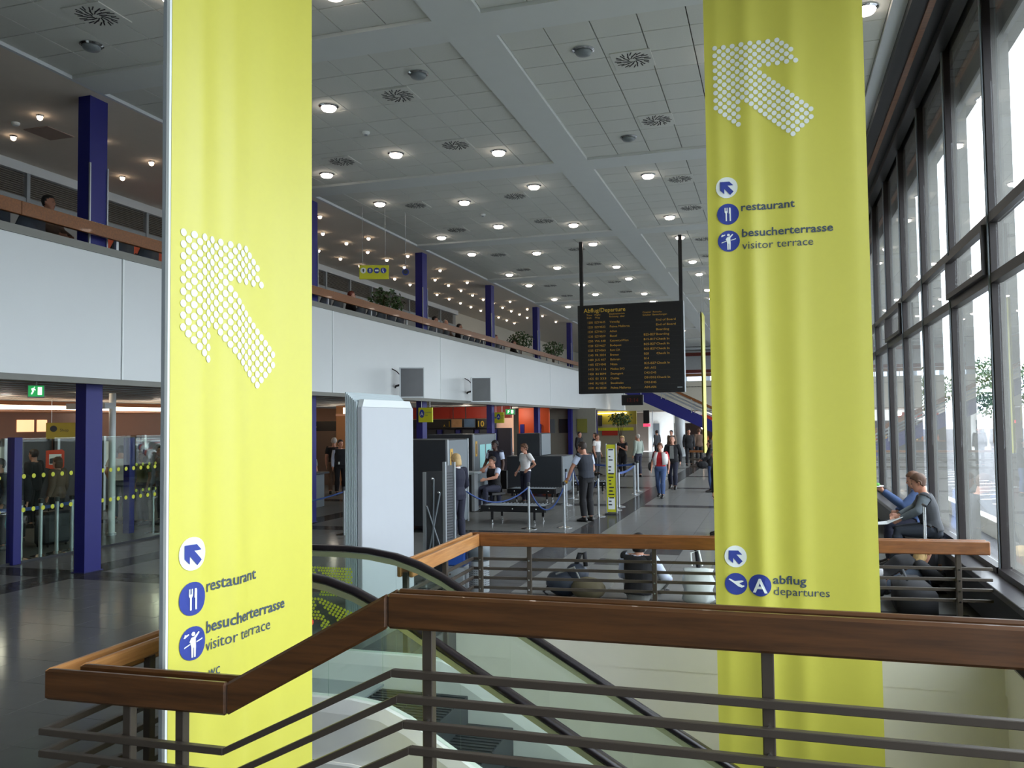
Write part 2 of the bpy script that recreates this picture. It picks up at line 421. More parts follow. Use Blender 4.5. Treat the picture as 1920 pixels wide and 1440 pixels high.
# outside fins, eave and soffit
M_fin = mat('grey_outside_fin', (138, 137, 132), .8, var=.04)
fins = struct('wall_outside', MB().bb((2.61, -5.4, 6.69), (2.8, 64, 7.75)).bb((2.425, -5.4, 7.19), (2.61, 64, 7.6)), M_fin)
for y in ys:
    MB().bb((2.435, y+.24, -.4), (2.66, y+.36, 7.0)).obj('fin', M_fin, fins)
b = MB()
for k in range(230): b.bb((2.44, -3+.3*k, 7.12), (2.62, -3+.3*k+.27, 7.18))
stuff(b.obj('soffit_slats', M_fin, fins))
# ---------------------------------------------------------------- stair well
M_wellw = mat('well_wall', (222, 220, 208), .8, var=.03)
struct('wall_well_far', MB().bb((-3.55, 9.24, -2.7), (2.05, 9.5, -.35)).bb((-3.55, 9.235, -.35), (2.05, 9.25, -.016)), M_wellw)
struct('wall_well_right', MB().bb((2.05, 1.0, -2.7), (2.28, 9.25, -.35)).bb((2.035, 3.72, -.35), (2.05, 9.235, -.016)), M_wellw)
struct('wall_well_left', MB().bb((-4.6, 1.0, -2.7), (-4.4, 9.5, -.35)), M_wellw)
struct('wall_well_near', MB().bb((-4.4, 0.8, -2.7), (2.25, 1.0, -.35)), M_wellw)
struct('baseboard_well', MB().bb((-3.5, 9.2, -2.6), (2.05, 9.25, -1.86)).bb((2.0, 3.72, -2.6), (2.05, 9.2, -1.86)), mat('well_skirting', (190, 182, 160), .7))
struct('floor_lower', MB().bb((-4.6, .8, -2.75), (2.28, 9.5, -2.6)), M_floorL)
# raised landing on which the viewer stands, with three steps at its end
ld = struct('floor_landing', MB().bb((-1.66, -2.5, 0), (2.2, 3.72, .45)), M_floorD)
for k in range(2):
    MB().bb((-1.66-.3*(k+1), -2.5, 0), (-1.66-.3*k, 3.6, .45-.15*(k+1))).obj('step', M_floorD, ld)
# ---------------------------------------------------------------- end walls
struct('wall_back', MB().bb((-19.7, -5.6, -.35), (2.4, -5.4, 7.95)), mat('back_wall', (140, 138, 130), .8))  # unseen wall, placed and darkened to limit light from behind
wf = struct('wall_far', MB().bb((-10.1, 60, 3.0), (2.4, 60.3, 5.03)), M_beige)
MB().bb((-10.1, 59.96, 5.33), (2.4, 60.02, 5.55)).obj('handrail', M_woodF, wf)
for k in range(8): MB().bb((-9+1.5*k, 60, 5.03), (-8.95+1.5*k, 60.05, 5.4)).obj('post', M_steel, wf)
MB().bb((-10.1, 60, 2.95), (2.4, 68, 3.0)).obj('soffit', M_soffit, wf)
MB().bb((-14.6, 60, 4.6), (2.4, 68, 4.65)).obj('upper_floor', M_floorD, wf)
struct('wall_far_end', MB().bb((-19.7, 68, -.35), (2.6, 68.2, 7.95)), mat('far_end_wall', (196, 196, 192), .8))
struct('wall_shop', MB().bb((-19.8, -12, -.35), (-19.6, 68, 3.06)), mat('shop_back_wall', (150, 104, 74), .8))
struct('wall_left_far', MB().bb((-14.8, 38, 4.65), (-14.6, 68, 7.95)), M_beige)
struct('ceiling_far', MB().bb((-14.8, 64, 7.65), (2.6, 68.2, 7.95)), M_ceil)
# ================================================================ BANNERS
ARROW = [(.09, 0), (.61, 0), (.785, -.205), (.43, -.205), (.90, -.68), (.755, -.84), (.29, -.42), (.285, -.72), (.09, -.52)]
def inside(p, poly):
    c = False; n = len(poly)
    for i in range(n):
        (x0, y0), (x1, y1) = poly[i], poly[i-1]
        if (y0 > p[1]) != (y1 > p[1]) and p[0] < (x1-x0)*(p[1]-y0)/(y1-y0)+x0: c = not c
    return c
def shift(poly, x, y, s=1.): return [(x+a*s, y+b*s) for a, b in poly]
SM_ARROW = [(-.6, .55), (.25, .55), (.6, .18), (.08, .18), (.62, -.42), (.3, -.72), (-.22, -.12), (-.22, -.62), (-.6, -.25)]
FORK = [[(-.30, .6), (-.24, .6), (-.24, .28), (-.19, .28), (-.19, .6), (-.13, .6), (-.13, .28), (-.08, .28), (-.08, .6), (-.02, .6), (-.02, .18), (-.1, .06), (-.1, -.66), (-.22, -.66), (-.22, .06), (-.30, .18)],
        [(.1, .6), (.22, .62), (.26, .5), (.26, -.66), (.14, -.66), (.14, .05), (.08, .05)]]
VIEWER = [[(-.16, .36), (.02, .38), (.34, .66), (.42, .6), (.14, .28), (.16, -.2), (.14, -.82), (.03, -.82), (.02, -.25), (-.02, -.25), (-.03, -.82), (-.14, -.82), (-.16, -.2), (-.24, .1), (-.3, .1)],
          [(-.02+.13*math.cos(t*.5236), .56+.13*math.sin(t*.5236)) for t in range(12)], [(-.66, -.2), (-.24, -.05), (-.24, .02), (-.66, -.12)], [(.2, .02), (.66, .14), (.66, .22), (.2, .1)],
          [(-.72, .42), (-.6, .4), (-.3, .56), (-.34, .62), (-.5, .58), (-.62, .62), (-.56, .54), (-.66, .48)]]
PLANE = [[(-.66, .42), (-.56, .5), (-.1, .26), (.5, .34), (.68, .3), (.66, .24), (.28, .06), (.56, -.12), (.72, -.1), (.74, -.22), (.5, -.32), (.2, -.22), (-.16, .06)]]
FOLD_A = [(.16, .8, .06), (.40, 1.0, .07), (.66, .5, .09)]
FOLD_B = [(.07, .35, .05), (.29, 1.0, .065), (.55, .6, .07), (.9, .25, .1)]
def fold(t, z, F):     # soft vertical folds of the hanging cloth
    d = 0
    for i, (c, a, w) in enumerate(F):
        cc = c+.015*math.sin(z*.5+i*2)
        d += a*(.8+.3*math.sin(z*.7+i))*math.exp(-((t-cc)/w)**2)
    return d*.03
def tess(poly):        # split a printed outline into small faces so that it follows the cloth
    bm = bmesh.new(); bm.faces.new([bm.verts.new((a, b, 0)) for a, b in poly])
    bmesh.ops.triangulate(bm, faces=bm.faces[:]); bmesh.ops.subdivide_edges(bm, edges=bm.edges[:], cuts=3, use_grid_fill=True)
    bm.normal_update()
    for f in bm.faces:
        if f.normal.z < 0: f.normal_flip()
    bm.verts.index_update(); r = [(v.co.x, v.co.y) for v in bm.verts], [tuple(v.index for v in f.verts) for f in bm.faces]; bm.free(); return r
def banner(name, label, O, U, N, wid, z0, z1, items, depth=.05, amp=1., F=None, edges=(None, None)):
    # O: base point of the printed face at u=0, U: along the width, N: out of the printed face
    O, U, N = Vector(O), Vector(U).normalized(), Vector(N).normalized(); V = Vector((0, 0, 1))
    t = thing(name, label, 'banner', (O.x, O.y, z0))
    def P(u, z, d=0.): return Vector((O.x, O.y, 0))+U*u+V*z+N*(d+fold(u/wid, z, F or FOLD_A)*amp*min(1, 12*min(u, wid-u)))
    nu, nz = 56, 40
    for nm, off, sg in (('printed_cloth', 0., 1), ('rear_cloth', -depth, -1)):
        mb = MB(); vs = []; fs = []
        for j in range(nz+1):
            for i in range(nu+1):
                u = wid*i/nu; z = z0+(z1-z0)*j/nz
                vs.append(P(u, z) if sg > 0 else P(u, z)-N*depth)
        for j in range(nz):
            for i in range(nu):
                a = j*(nu+1)+i; fs.append((a, a+1, a+nu+2, a+nu+1))
        mb.add(vs, fs); o = mb.obj(nm, M_yellow, t, smooth=True)
        if sg > 0: cloth = o
    o3 = Vector((O.x, O.y, 0))
    for u, m in ((-.008, edges[0]), (wid+.008, edges[1])):
        if m is None: continue
        for q in range(2):
            c = o3+U*u-N*(depth*(.25+.5*q)); MB().box((c.x, c.y, (z0+z1)/2), (.016, depth*.42, z1-z0), rz=math.atan2(U.y, U.x)).obj('edge_batten', M_printw if (q == 0) else M_grey, t)
    for z in (z0, z1): MB().tube([P(0, z)-N*depth/2, P(wid, z)-N*depth/2], .02).obj('tension_bar', M_steel, t)
    e = .004
    def put(mb, polys, c, s, lift=e, fine=True):
        for poly in polys:
            if fine:
                v2, f2 = tess(poly); mb.add([P(c[0]+a*s, c[1]+b*s, lift) for a, b in v2], f2); continue
            A = [P(c[0]+a*s, c[1]+b*s, lift) for a, b in poly]
            o = len(mb.v); mb.v += [tuple(p) for p in A]; mb.f.append(tuple(range(o, o+len(A))))
    circle = [(math.cos(2*math.pi*k/28), math.sin(2*math.pi*k/28)) for k in range(28)]
    for it in items:
        if it[0] == 'dots':
            mb = MB(); du = .075; poly = shift(ARROW, 0, it[1])
            small = [(math.cos(2*math.pi*k/14), math.sin(2*math.pi*k/14)) for k in range(14)]
            for j in range(-1, 28):
                for i in range(-1, 26):
                    p = (.092+du*i/1+(du/2 if j % 2 else 0), it[1]-.005-.0335*j)
                    q = (p[0], p[1])
                    if any(inside((p[0]+dx, p[1]+dz), poly) for dx in (-.018, .018) for dz in (-.016, .016)): put(mb, [small], p, .0215, fine=False)
            mb.obj('arrow_dots', M_printw, t)
        elif it[0] == 'pict':
            _, kind, u, z = it
            mb = MB(); put(mb, [circle], (u, z), .093); mb.obj('pictogram_disc', M_printw if kind == 'arrow' else M_printb, t)
            mb = MB()
            if kind == 'A': mb = text_mb('A', .165, (0, 0, 0), (1, 0, 0), (0, 1, 0), .022, 'CENTER', 0); vs = [P(u+a, z-.06+b, .008) for a, b, c in mb.v]; f = mb.f; mb = MB(); mb.add(vs, f)
            else: put(mb, {'arrow': [SM_ARROW], 'fork': FORK, 'view': VIEWER, 'plane': PLANE}[kind], (u, z), .093, .008)
            mb.obj('pictogram', M_printb if kind == 'arrow' else M_printw, t)
        elif it[0] == 'text':
            _, s, u, z, w, bold = it
            tw = text_w(s, bold); sx = w/tw; sy = .097 if True else sx
            mb = text_mb(s, 1, (0, 0, 0), (1, 0, 0), (0, 1, 0), bold, 'LEFT', 0)
            vs = [P(u+a*sx, z+b*sy, .005) for a, b, c in mb.v]
            MB().add(vs, mb.f).obj('lettering', M_printg, t)
    return t
itemsL = [('dots', 3.395), ('pict', 'arrow', .164, 1.585), ('pict', 'fork', .166, 1.335), ('text', 'restaurant', .27, 1.352, .45, .012),
          ('pict', 'view', .17, 1.088), ('text', 'besucherterrasse', .272, 1.118, .735, .016), ('text', 'visitor terrace', .272, 1.015, .578, 0), ('text', 'wc', .30, .86, .1, 0)]
uL = Vector((.082, .997, 0)).normalized()
banner('hanging_banner', 'tall yellow banner beside the stair rail, restaurant text and dotted arrow at half height', (-3.164, 3.9, 0), uL, (uL.y, -uL.x, 0), 1.32, -.9, 7.66, itemsL, amp=.8, edges=(M_printw, None))
itemsR = [('dots', 5.587), ('pict', 'arrow', .168, 4.33), ('pict', 'fork', .174, 4.095), ('text', 'restaurant', .28, 4.112, .449, .016),
          ('pict', 'view', .176, 3.858), ('text', 'besucherterrasse', .284, 3.885, .747, .016), ('text', 'visitor terrace', .288, 3.776, .582, 0),
          ('pict', 'arrow', .172, 1.13), ('pict', 'plane', .171, .897), ('pict', 'A', .368, .897), ('text', 'abflug', .474, .915, .268, .016), ('text', 'departures', .474, .82, .45, 0)]
banner('hanging_banner', 'tall yellow banner in the stair well, with abflug departures text near its foot', (-.522, 7.6, 0), (1, 0, 0), (0, -1, 0), 1.31, -2.2, 7.66, itemsR, amp=1., F=FOLD_B)
banner('hanging_banner', 'slim distant yellow banner hanging edge-on beside the departure board', (-2.36, 30.3, 0), (.0, 1, 0), (1, 0, 0), 1.32, 1.15, 6.1, [])
bt_ = [o for o in bpy.data.objects if o.name == 'hanging_banner.002'][0]
for y in (30.5, 31.4): MB().tube([(-2.385, y, 6.1), (-2.385, y, 7.72)], .008, 6).obj('cable', M_steel, bt_)
# ================================================================ RAILINGS
def off_dirs(P):
    n = len(P); D = []
    seg = []
    for a, b in zip(P[:-1], P[1:]):
        d = Vector((b[0]-a[0], b[1]-a[1], 0)).normalized(); seg.append(Vector((-d.y, d.x, 0)))
    for i in range(n):
        if i == 0: m = seg[0]
        elif i == n-1: m = seg[-1]
        else:
            m = (seg[i-1]+seg[i]); m = m/ (m.length**2)*2
        D.append(m)
    return D
def sweep_seg(P, D, i, o0, o1, zt, zb):
    mb = MB(); r = []
    for k in (i, i+1):
        p = Vector(P[k]); d = D[k]
        r.append([p+d*o0+Vector((0, 0, zb)), p+d*o1+Vector((0, 0, zb)), p+d*o1+Vector((0, 0, zt)), p+d*o0+Vector((0, 0, zt))])
    return mb.rings(r)
def railing(t, P, planks, bars, mats, bar_ext=None):
    D = off_dirs(P)
    for i in range(len(P)-1):
        for o0, o1, zt, zb in planks: sweep_seg(P, D, i, o0, o1, zt, zb).obj('plank', mats(i), t, .012)
    B = bar_ext or P; DB = off_dirs(B)
    for zz in bars:
        for i in range(len(B)-1): sweep_seg(B, DB, i, .035, .075, zz, zz-.032).obj('bar', M_steelbr, t, .003)
def post(t, x, y, z0, z1, rz=0.):
    MB().box((x, y, (z0+z1)/2), (.05, .05, z1-z0), rz).obj('post', M_steelbr, t, .004)
def bolts(t, x, y, zs, d):
    for z in zs: MB().tube([(x, y, z), (x+d[0]*.012, y+d[1]*.012, z)], .009, 8).obj('bolt', M_chrome, t)
Y0 = 3.66
Pn = [(2.28, Y0, 1.521), (-1.72, Y0, 1.521), (-2.58, Y0, 1.05), (-3.60, Y0-.02, 1.045), (-3.62, 5.68, 1.05)]
rn = thing('stair_railing', 'dark wooden railing around the stair nearest the viewer, sloping down to a corner', 'railing', (0, Y0, .45))
PL = [(.03, .07, 0, -.158), (-.085, -.045, 0, -.09)]
railing(rn, Pn, PL, (), lambda i: M_wood if i < 3 else M_woodY)
Bn = [(2.28, Y0, 1.178), (-1.70, Y0, 1.178), (-2.60, Y0, .735), (-3.64, Y0-.02, .735), (-3.66, 5.68, .735)]
for q in range(6):
    B = [(p[0]+(.028*q if j in (1, 2) else 0), p[1], p[2]-.113*q) for j, p in enumerate(Bn)]
    DB = off_dirs(B)
    for i in range(4): sweep_seg(B, DB, i, .03, .065, 0, -.034).obj('bar', M_steelbr, rn, .003)
for x, z0, z1 in ((2.2, .45, 1.4), (-.052, .45, 1.4), (-1.54, .45, 1.4)): post(rn, x, Y0, z0, z1)
for x in (-2.88, -3.2): post(rn, x, Y0, 0, .93)
for y in (4.3, 5.5): post(rn, -3.62, y, 0, .93)
for x in (-.052, -1.54): bolts(rn, x, Y0-.025, (1.38, 1.06, .95), (0, -1))
Pf = [(-3.22, 7.12, 1.05), (-3.28, 9.17, 1.05), (2.03, 9.70, 1.05)]
rf = thing('well_railing', 'wooden railing with four slim metal bars on the far edge of the stair well', 'railing', (-.6, 9.4, 0))
D = off_dirs(Pf)
for i in range(2):
    for o0, o1 in ((-.07, -.03), (.045, .085)): sweep_seg(Pf, D, i, o0, o1, 0, -.138).obj('plank', M_woodY if i == 0 else M_woodF, rf, .009)
for zz in (.772, .662, .558, .449):
    for i in range(2):
        Q = [(p[0], p[1], zz) for p in Pf]
        if i == 1: Q[2] = (2.075, 9.705, zz)
        sweep_seg(Q, off_dirs(Q), i, .03, .062, 0, -.03).obj('bar', M_steelbr, rf, .003)
dirf = (Vector(Pf[2])-Vector(Pf[1])).normalized()
for s in (.06, .62, 2.0, 3.6, 5.05):
    p = Vector(Pf[1])+dirf*s; post(rf, p.x, p.y, 0, .95, .1); bolts(rf, p.x+.003, p.y-.027, (.756, .646, .542, .433), (0, -1))
for y in (7.18, 8.2): post(rf, -3.24-.02*(y-7), y, 0, .95)
bolts(rf, -3.22, 8.2, (.756, .646, .542, .433), (1, 0)); bolts(rf, -3.2, 7.1, (.756, .646, .542, .433), (1, 0))
# ================================================================ ESCALATOR
es = thing('escalator', 'escalator with glass sides and black handrails going down into the stair well', 'escalator', (-3.4, 6.4, 0))
path = [(-4.32, 1.02), (-4.36, 1.1), (-4.3, 1.165), (-4.15, 1.17), (-3.75, 1.17), (-3.52, 1.158), (-3.26, 1.118), (-3.04, 1.052), (-2.81, .95), (-2.60, .829)]
XE = 1.35
path += [(x, .829-.567*(x+2.60)) for x in (-2.2, -1.4, -.4, .6, XE)]
M_balus = mat('pale_balustrade_metal', (232, 233, 228), .35)
M_guide = mat('rail_guide_strip', (150, 156, 120), .35, metal=.3)
for Yb, sgn in ((5.8, -1), (7.0, 1)):
    hb = MB(); n = len(path)
    rs = []
    for i, (x, z) in enumerate(path):
        a, b = path[max(i-1, 0)], path[min(i+1, n-1)]
        t_ = Vector((b[0]-a[0], 0, b[1]-a[1])).normalized(); nn = Vector((-t_.z, 0, t_.x))
        if i < 2: nn = Vector((-1, 0, 0)) if i == 0 else Vector((-.8, 0, .6))
        p = Vector((x, Yb, z))
        rs.append([p+Vector((0, yy, 0))+nn*zz for yy, zz in ((-.04, -.012), (-.043, .012), (-.03, .026), (.03, .026), (.043, .012), (.04, -.012), (.03, -.022), (-.03, -.022))])
    hb.rings(rs).obj('handrail', M_rubber, es, smooth=True)
    rs = []
    for i, (x, z) in enumerate(path[3:]):
        rs.append([(x, Yb-.03, z-.03), (x, Yb+.03, z-.03), (x, Yb+.03, z-.075), (x, Yb-.03, z-.075)])
    MB().rings(rs).obj('rail_guide', M_guide, es)
    def low(x): return .26 if x < -3.0 else (.26-.567*(x+2.8) if x > -2.5 else .26-.567*.3*((x+3.0)/.5)**2)
    seg = [(-4.2, 1.165)]+path[3:]
    for i0 in range(0, len(seg)-1, 2):
        ss = seg[i0:i0+3]
        mb = MB(); rs = [[(x+.004*(1 if k == 0 else -1 if k == len(ss)-1 else 0), Yb-.006, z-.07), (x, Yb+.006, z-.07), (x, Yb+.006, low(x)), (x, Yb-.006, low(x))] for k, (x, z) in enumerate(ss)]
        mb.rings(rs).obj('glass_panel', M_pane2, es)
    rs = []
    for x, z in seg:
        l_ = low(x)
        rs.append([(x, Yb-.05, l_), (x, Yb+.05, l_), (x, Yb+.14*(1 if sgn < 0 else 1)*(.5), l_-.1), (x, Yb+.05, l_-.46), (x, Yb-.05, l_-.46), (x, Yb-.07, l_-.1)])
    MB().rings(rs).obj('balustrade_deck', M_balus, es)
    # lime dot print with an arrow left clear
    mb = MB(); sp = .0275; x0, zt, L = (-4.12, .99, .46) if sgn > 0 else (-3.42, .98, .40)
    for j in range(11):
        for i in range(int(L/sp)):
            u = i*sp+(sp/2 if j % 2 else 0); v = j*sp*.88
            if .06 < u < L-.04 and abs((v-.12)-(u-.2)*.55) < .035: continue
            if u < .1 and v > .16: continue
            mb.disc((x0+u, zt-v-(0 if sgn > 0 else max(0, u-.1)*.35)), .011, .002, (0, Yb-.011, 0), (1, 0, 0), (0, 0, 1), 8)
    stuff(mb.obj('dot_print', mat('lime_glass_print', (170, 186, 50), .5), es))
st = MB().bb((0, 5.9, -.2), (.4, 6.9, 0))
for k in range(14):
    x = -3.35+.4*k; z = -.02 if k < 2 else -.02-.227*(k-1)
    if x+.4 > XE: break
    b = MB().bb((x, 5.9, z-.24), (x+.4, 6.9, z))
    for q in range(16): b.bb((x+.005, 5.93+.06*q, z), (x+.395, 5.955+.06*q, z+.008))
    b.obj('step', M_dkgrey, es)
MB().bb((-4.35, 5.86, -.01), (-3.35, 6.94, .008)).obj('landing_plate', M_steel, es)
for Yb in (5.72, 7.08):
    rs = [[(x, Yb-.02, low(x)-.46), (x, Yb+.02, low(x)-.46), (x, Yb+.02, low(x)-1.0), (x, Yb-.02, low(x)-1.0)] for x, z in [s for s in seg if s[0] > -3.6]]
    MB().rings(rs).obj('truss_cladding', mat('white_cladding', (232, 232, 226), .6), es)
MB().tube([(-3.38, 5.72, .815), (-3.38, 5.745, .815)], .028, 12).obj('stop_button', mat('red_button', (214, 50, 36), .4), es)
# ================================================================ FOLDED PARTITION
kp = thing('folded_partition', 'tall pale grey folded partition block with ribbed end near the escalator', 'partition', (-4.59, 9.5, 0))
MB().bb((-4.565, 8.78, .03), (-4.50, 10.22, 2.5)).obj('front_leaf', mat('pale_blue_grey_leaf', (182, 186, 192), .42, var=.02), kp, .008)
MB().prism([(8.80, 2.5), (10.20, 2.5), (10.12, 2.585), (8.84, 2.585)], .06, (-4.565, 0, 0), (0, 1, 0), (0, 0, 1)).obj('top_cap', M_white, kp)
for k in range(7):
    MB().bb((-4.58-.0185*k-.007, 8.77-.004*k, .03), (-4.58-.0185*k+.007, 10.2, 2.56+.018*k)).obj('folded_leaf', mat('grey_green_leaf', (168, 180, 184), .4, var=.03), kp, .002)
MB().bb((-4.72, 8.74, 0), (-4.48, 10.25, .03)).obj('foot', M_dkgrey, kp)
# ================================================================ PEOPLE
M_skin = mat('skin_fair', (196, 142, 118), .55, var=.05); M_skin2 = mat('skin_dark', (74, 50, 40), .5); M_skin3 = mat('skin_tan', (168, 116, 90), .55)
M_eye = mat('eye_dark', (40, 30, 26), .3); M_lip = mat('lip', (160, 90, 82), .5)
def cloth(name, rgb, rough=.85): return mat(name, rgb, rough, var=.12, scale=14, bump=.12, bscale=60)
C_navy = cloth('navy_cloth', (34, 36, 54)); C_vest = cloth('charcoal_vest', (44, 48, 58)); C_black = cloth('black_cloth', (24, 24, 28))
C_pale = cloth('pale_blue_shirt', (190, 200, 222)); C_wht = cloth('white_cotton', (228, 226, 226)); C_jean = cloth('blue_denim', (64, 84, 124))
C_red = cloth('red_knit', (178, 34, 40)); C_grey = cloth('grey_cloth', (130, 132, 130)); C_dgrey = cloth('dark_grey_cloth', (64, 66, 70))
C_olive = cloth('olive_check', (128, 134, 112)); C_yell = cloth('mustard_cloth', (190, 164, 60)); C_brown = cloth('brown_cloth', (104, 84, 70)); C_slate = cloth('slate_shirt', (96, 104, 110))
C_sage = cloth('sage_grey_shirt', (150, 160, 150)); C_shoe = mat('black_leather', (22, 20, 20), .4)
def hairm(n, c): return mat(n, c, .6, var=.35, scale=60, stretch=(1, 1, .2))
H_dk = hairm('dark_brown_hair', (44, 32, 26)); H_br = hairm('brown_hair', (96, 64, 44)); H_bl = hairm('blonde_hair', (196, 164, 112)); H_gr = hairm('grey_hair', (170, 164, 156)); H_rd = hairm('auburn_hair', (120, 56, 44)); H_bk = hairm('black_hair', (22, 20, 20))
BASE = dict(pelvis=(0, 0, .95), chest=(0, .0, 1.27), neck=(0, -.012, 1.475), head=(0, .015, 1.515),
  hipL=(-.095, 0, .92), hipR=(.095, 0, .92), kneeL=(-.105, .02, .5), kneeR=(.105, .02, .5), ankL=(-.11, -.02, .09), ankR=(.11, -.02, .09), toeL=(-.13, .17, .035), toeR=(.13, .17, .035),
  shL=(-.185, -.01, 1.42), shR=(.185, -.01, 1.42), elL=(-.235, -.04, 1.13), elR=(.235, -.04, 1.13), wrL=(-.245, .05, .88), wrR=(.245, .05, .88))
def sit(seat=.45, lean=0.):
    d = seat+.09-.95
    P = {}
    for k in ('pelvis', 'chest', 'neck', 'head', 'shL', 'shR'):
        x, y, z = BASE[k]; up = z-.95
        P[k] = (x, y+up*math.sin(lean)-.02, z+d-up*(1-math.cos(lean)))
    P.update(hipL=(-.1, 0, seat+.09), hipR=(.1, 0, seat+.09), kneeL=(-.13, .42, seat+.07), kneeR=(.13, .42, seat+.07), ankL=(-.13, .42, .09), ankR=(.13, .42, .09), toeL=(-.14, .6, .035), toeR=(.14, .6, .035),
             elL=(-.25, .08+.3*math.sin(lean), seat+.33), elR=(.25, .08+.3*math.sin(lean), seat+.33), wrL=(-.14, .3, seat+.22), wrR=(.14, .3, seat+.22))
    return P
def body_mesh(P, fem, vox, yaw, nod, tilt):
    mb = MB(); J = {k: Vector(v) for k, v in P.items()}
    latp = (J['hipR']-J['hipL']).normalized(); lats = (J['shR']-J['shL']).normalized()
    pts = [J['pelvis']-(J['chest']-J['pelvis']).normalized()*.10, J['pelvis'], J['pelvis'].lerp(J['chest'], .45), J['chest'], J['chest'].lerp(J['neck'], .62), J['neck']]
    rad = [(.13, .095), (.172, .118), (.146, .104), (.17, .122), (.165, .095), (.062, .062)]
    if fem: rad = [(.13, .1), (.178, .125), (.128, .098), (.152, .13), (.15, .09), (.052, .052)]
    rs = []
    for i, (p, (rx, ry)) in enumerate(zip(pts, rad)):
        t = (pts[min(i+1, 5)]-pts[max(i-1, 0)]).normalized(); f = i/5
        u = latp.lerp(lats, f); u = (u-t*u.dot(t)).normalized(); w = t.cross(u)
        rs.append([p+u*(rx*math.copysign(abs(math.cos(a))**.8, math.cos(a)))+w*(ry*math.copysign(abs(math.sin(a))**.8, math.sin(a))) for a in [2*math.pi*k/16 for k in range(16)]])
    mb.rings(rs)
    chf = lats.cross((J['neck']-J['chest']).normalized())*-1
    chf = (J['neck']-J['chest']).normalized().cross(lats)
    # head frame
    Rm = Matrix.Rotation(yaw, 3, 'Z') @ Matrix.Rotation(-nod, 3, 'X') @ Matrix.Rotation(tilt, 3, 'Y')
    H = J['head']
    def hp(x, y, z): return H+Rm @ Vector((x, y, z))
    mb.tube([J['neck']-Vector((0, 0, .03)), hp(0, -.025, .03), hp(0, -.02, .09)], [.062, .056, .056] if not fem else [.052, .047, .05], 10)
    prof = [(-.012, .03, .078, .0), (.02, .046, .09, -.03), (.055, .060, .092, -.062), (.09, .068, .091, -.088), (.12, .072, .09, -.1), (.15, .076, .09, -.106), (.18, .075, .08, -.102), (.205, .064, .058, -.086), (.226, .042, .028, -.056), (.236, .012, -.01, -.02)]
    mb.rings([[hp(hw*math.cos(a), (yf+yb)/2+(yf-yb)/2*math.sin(a), z) for a in [2*math.pi*k/14 for k in range(14)]] for z, hw, yf, yb in prof])
    mb.tube([hp(0, .086, .13), hp(0, .108, .092), hp(0, .094, .078)], [.010, .017, .013], 6)
    mb.tube([hp(-.03, .084, .138), hp(.03, .084, .138)], .010, 6)
    for s in (-1, 1):
        mb.tube([hp(s*.073, -.005, .135), hp(s*.086, -.018, .11), hp(s*.073, -.004, .075)], [.012, .018, .009], 6)
    for s, n in ((-1, 'L'), (1, 'R')):
        sh, el, wr = J['sh'+n], J['el'+n], J['wr'+n]
        k = .86 if fem else 1.
        mb.tube([sh.lerp(J['neck'], .55)-Vector((0, 0, .03)), sh, sh.lerp(el, .3), sh.lerp(el, .7), el, el.lerp(wr, .3), el.lerp(wr, .75), wr], [.06*k, .064*k, .056*k, .047*k, .043*k, .044*k, .034*k, .028*k], 10)
        d = (wr-el).normalized(); side = Vector((s, 0, 0)); side = (side-d*side.dot(d)); side = side.normalized() if side.length > .1 else Vector((0, 0, 1))
        fw = d.cross(side)*s*-1
        if 'grip' in P.get('_f', ''): pass
        pal = wr+d*.045
        mb.rings([[wr+d*q+fw*(a*math.cos(t))+side*(b*math.sin(t)) for t in [2*math.pi*m/8 for m in range(8)]] for q, a, b in ((-.01, .026, .022), (.03, .036, .016), (.07, .042, .015), (.092, .038, .012))])
        for q in range(4):
            o = wr+d*.085+fw*(-.03+.02*q); L = (.062, .074, .070, .055)[q]
            cu = -side*.012
            mb.tube([o-d*.02, o+d*L*.5, o+d*L+cu*1.2], [.0095, .009, .0075], 6)
        mb.tube([wr+d*.02+fw*.03, wr+d*.05+fw*.052-side*.008, wr+d*.085+fw*.055-side*.016], [.013, .011, .009], 6)
        hip, kn, an, toe = J['hip'+n], J['knee'+n], J['ank'+n], J['toe'+n]
        mb.tube([hip+Vector((0, 0, .03)), hip.lerp(kn, .15), hip.lerp(kn, .6), kn, kn.lerp(an, .3), kn.lerp(an, .75), an], [.09, .09, .072, .057, .06, .044, .042], 10)
        fd = (toe-an); fd.z = 0; fd = fd.normalized(); sd = Vector((-fd.y, fd.x, 0))
        zf = an.z-.09
        mb.rings([[Vector((an.x, an.y, zf))+fd*q+sd*(w*math.cos(t))+Vector((0, 0, max(.0, hh/2+hh/2*math.sin(t)))) for t in [2*math.pi*m/10 for m in range(10)]] for q, w, hh in ((-.075, .028, .06), (-.05, .038, .09), (.03, .042, .10), (.11, .05, .065), (.17, .044, .045), (.2, .022, .03))])
    me = mb.mesh('body', None)
    ob = bpy.data.objects.new('tmp', me); COL.objects.link(ob)
    m = ob.modifiers.new('r', 'REMESH'); m.mode = 'VOXEL'; m.voxel_size = vox; m.use_smooth_shade = True
    s = ob.modifiers.new('s', 'SMOOTH'); s.iterations = 2; s.factor = .4
    dg = bpy.context.evaluated_depsgraph_get(); out = bpy.data.meshes.new_from_object(ob.evaluated_get(dg))
    bpy.data.objects.remove(ob); bpy.data.meshes.remove(me)
    return out, J, (H, Rm)
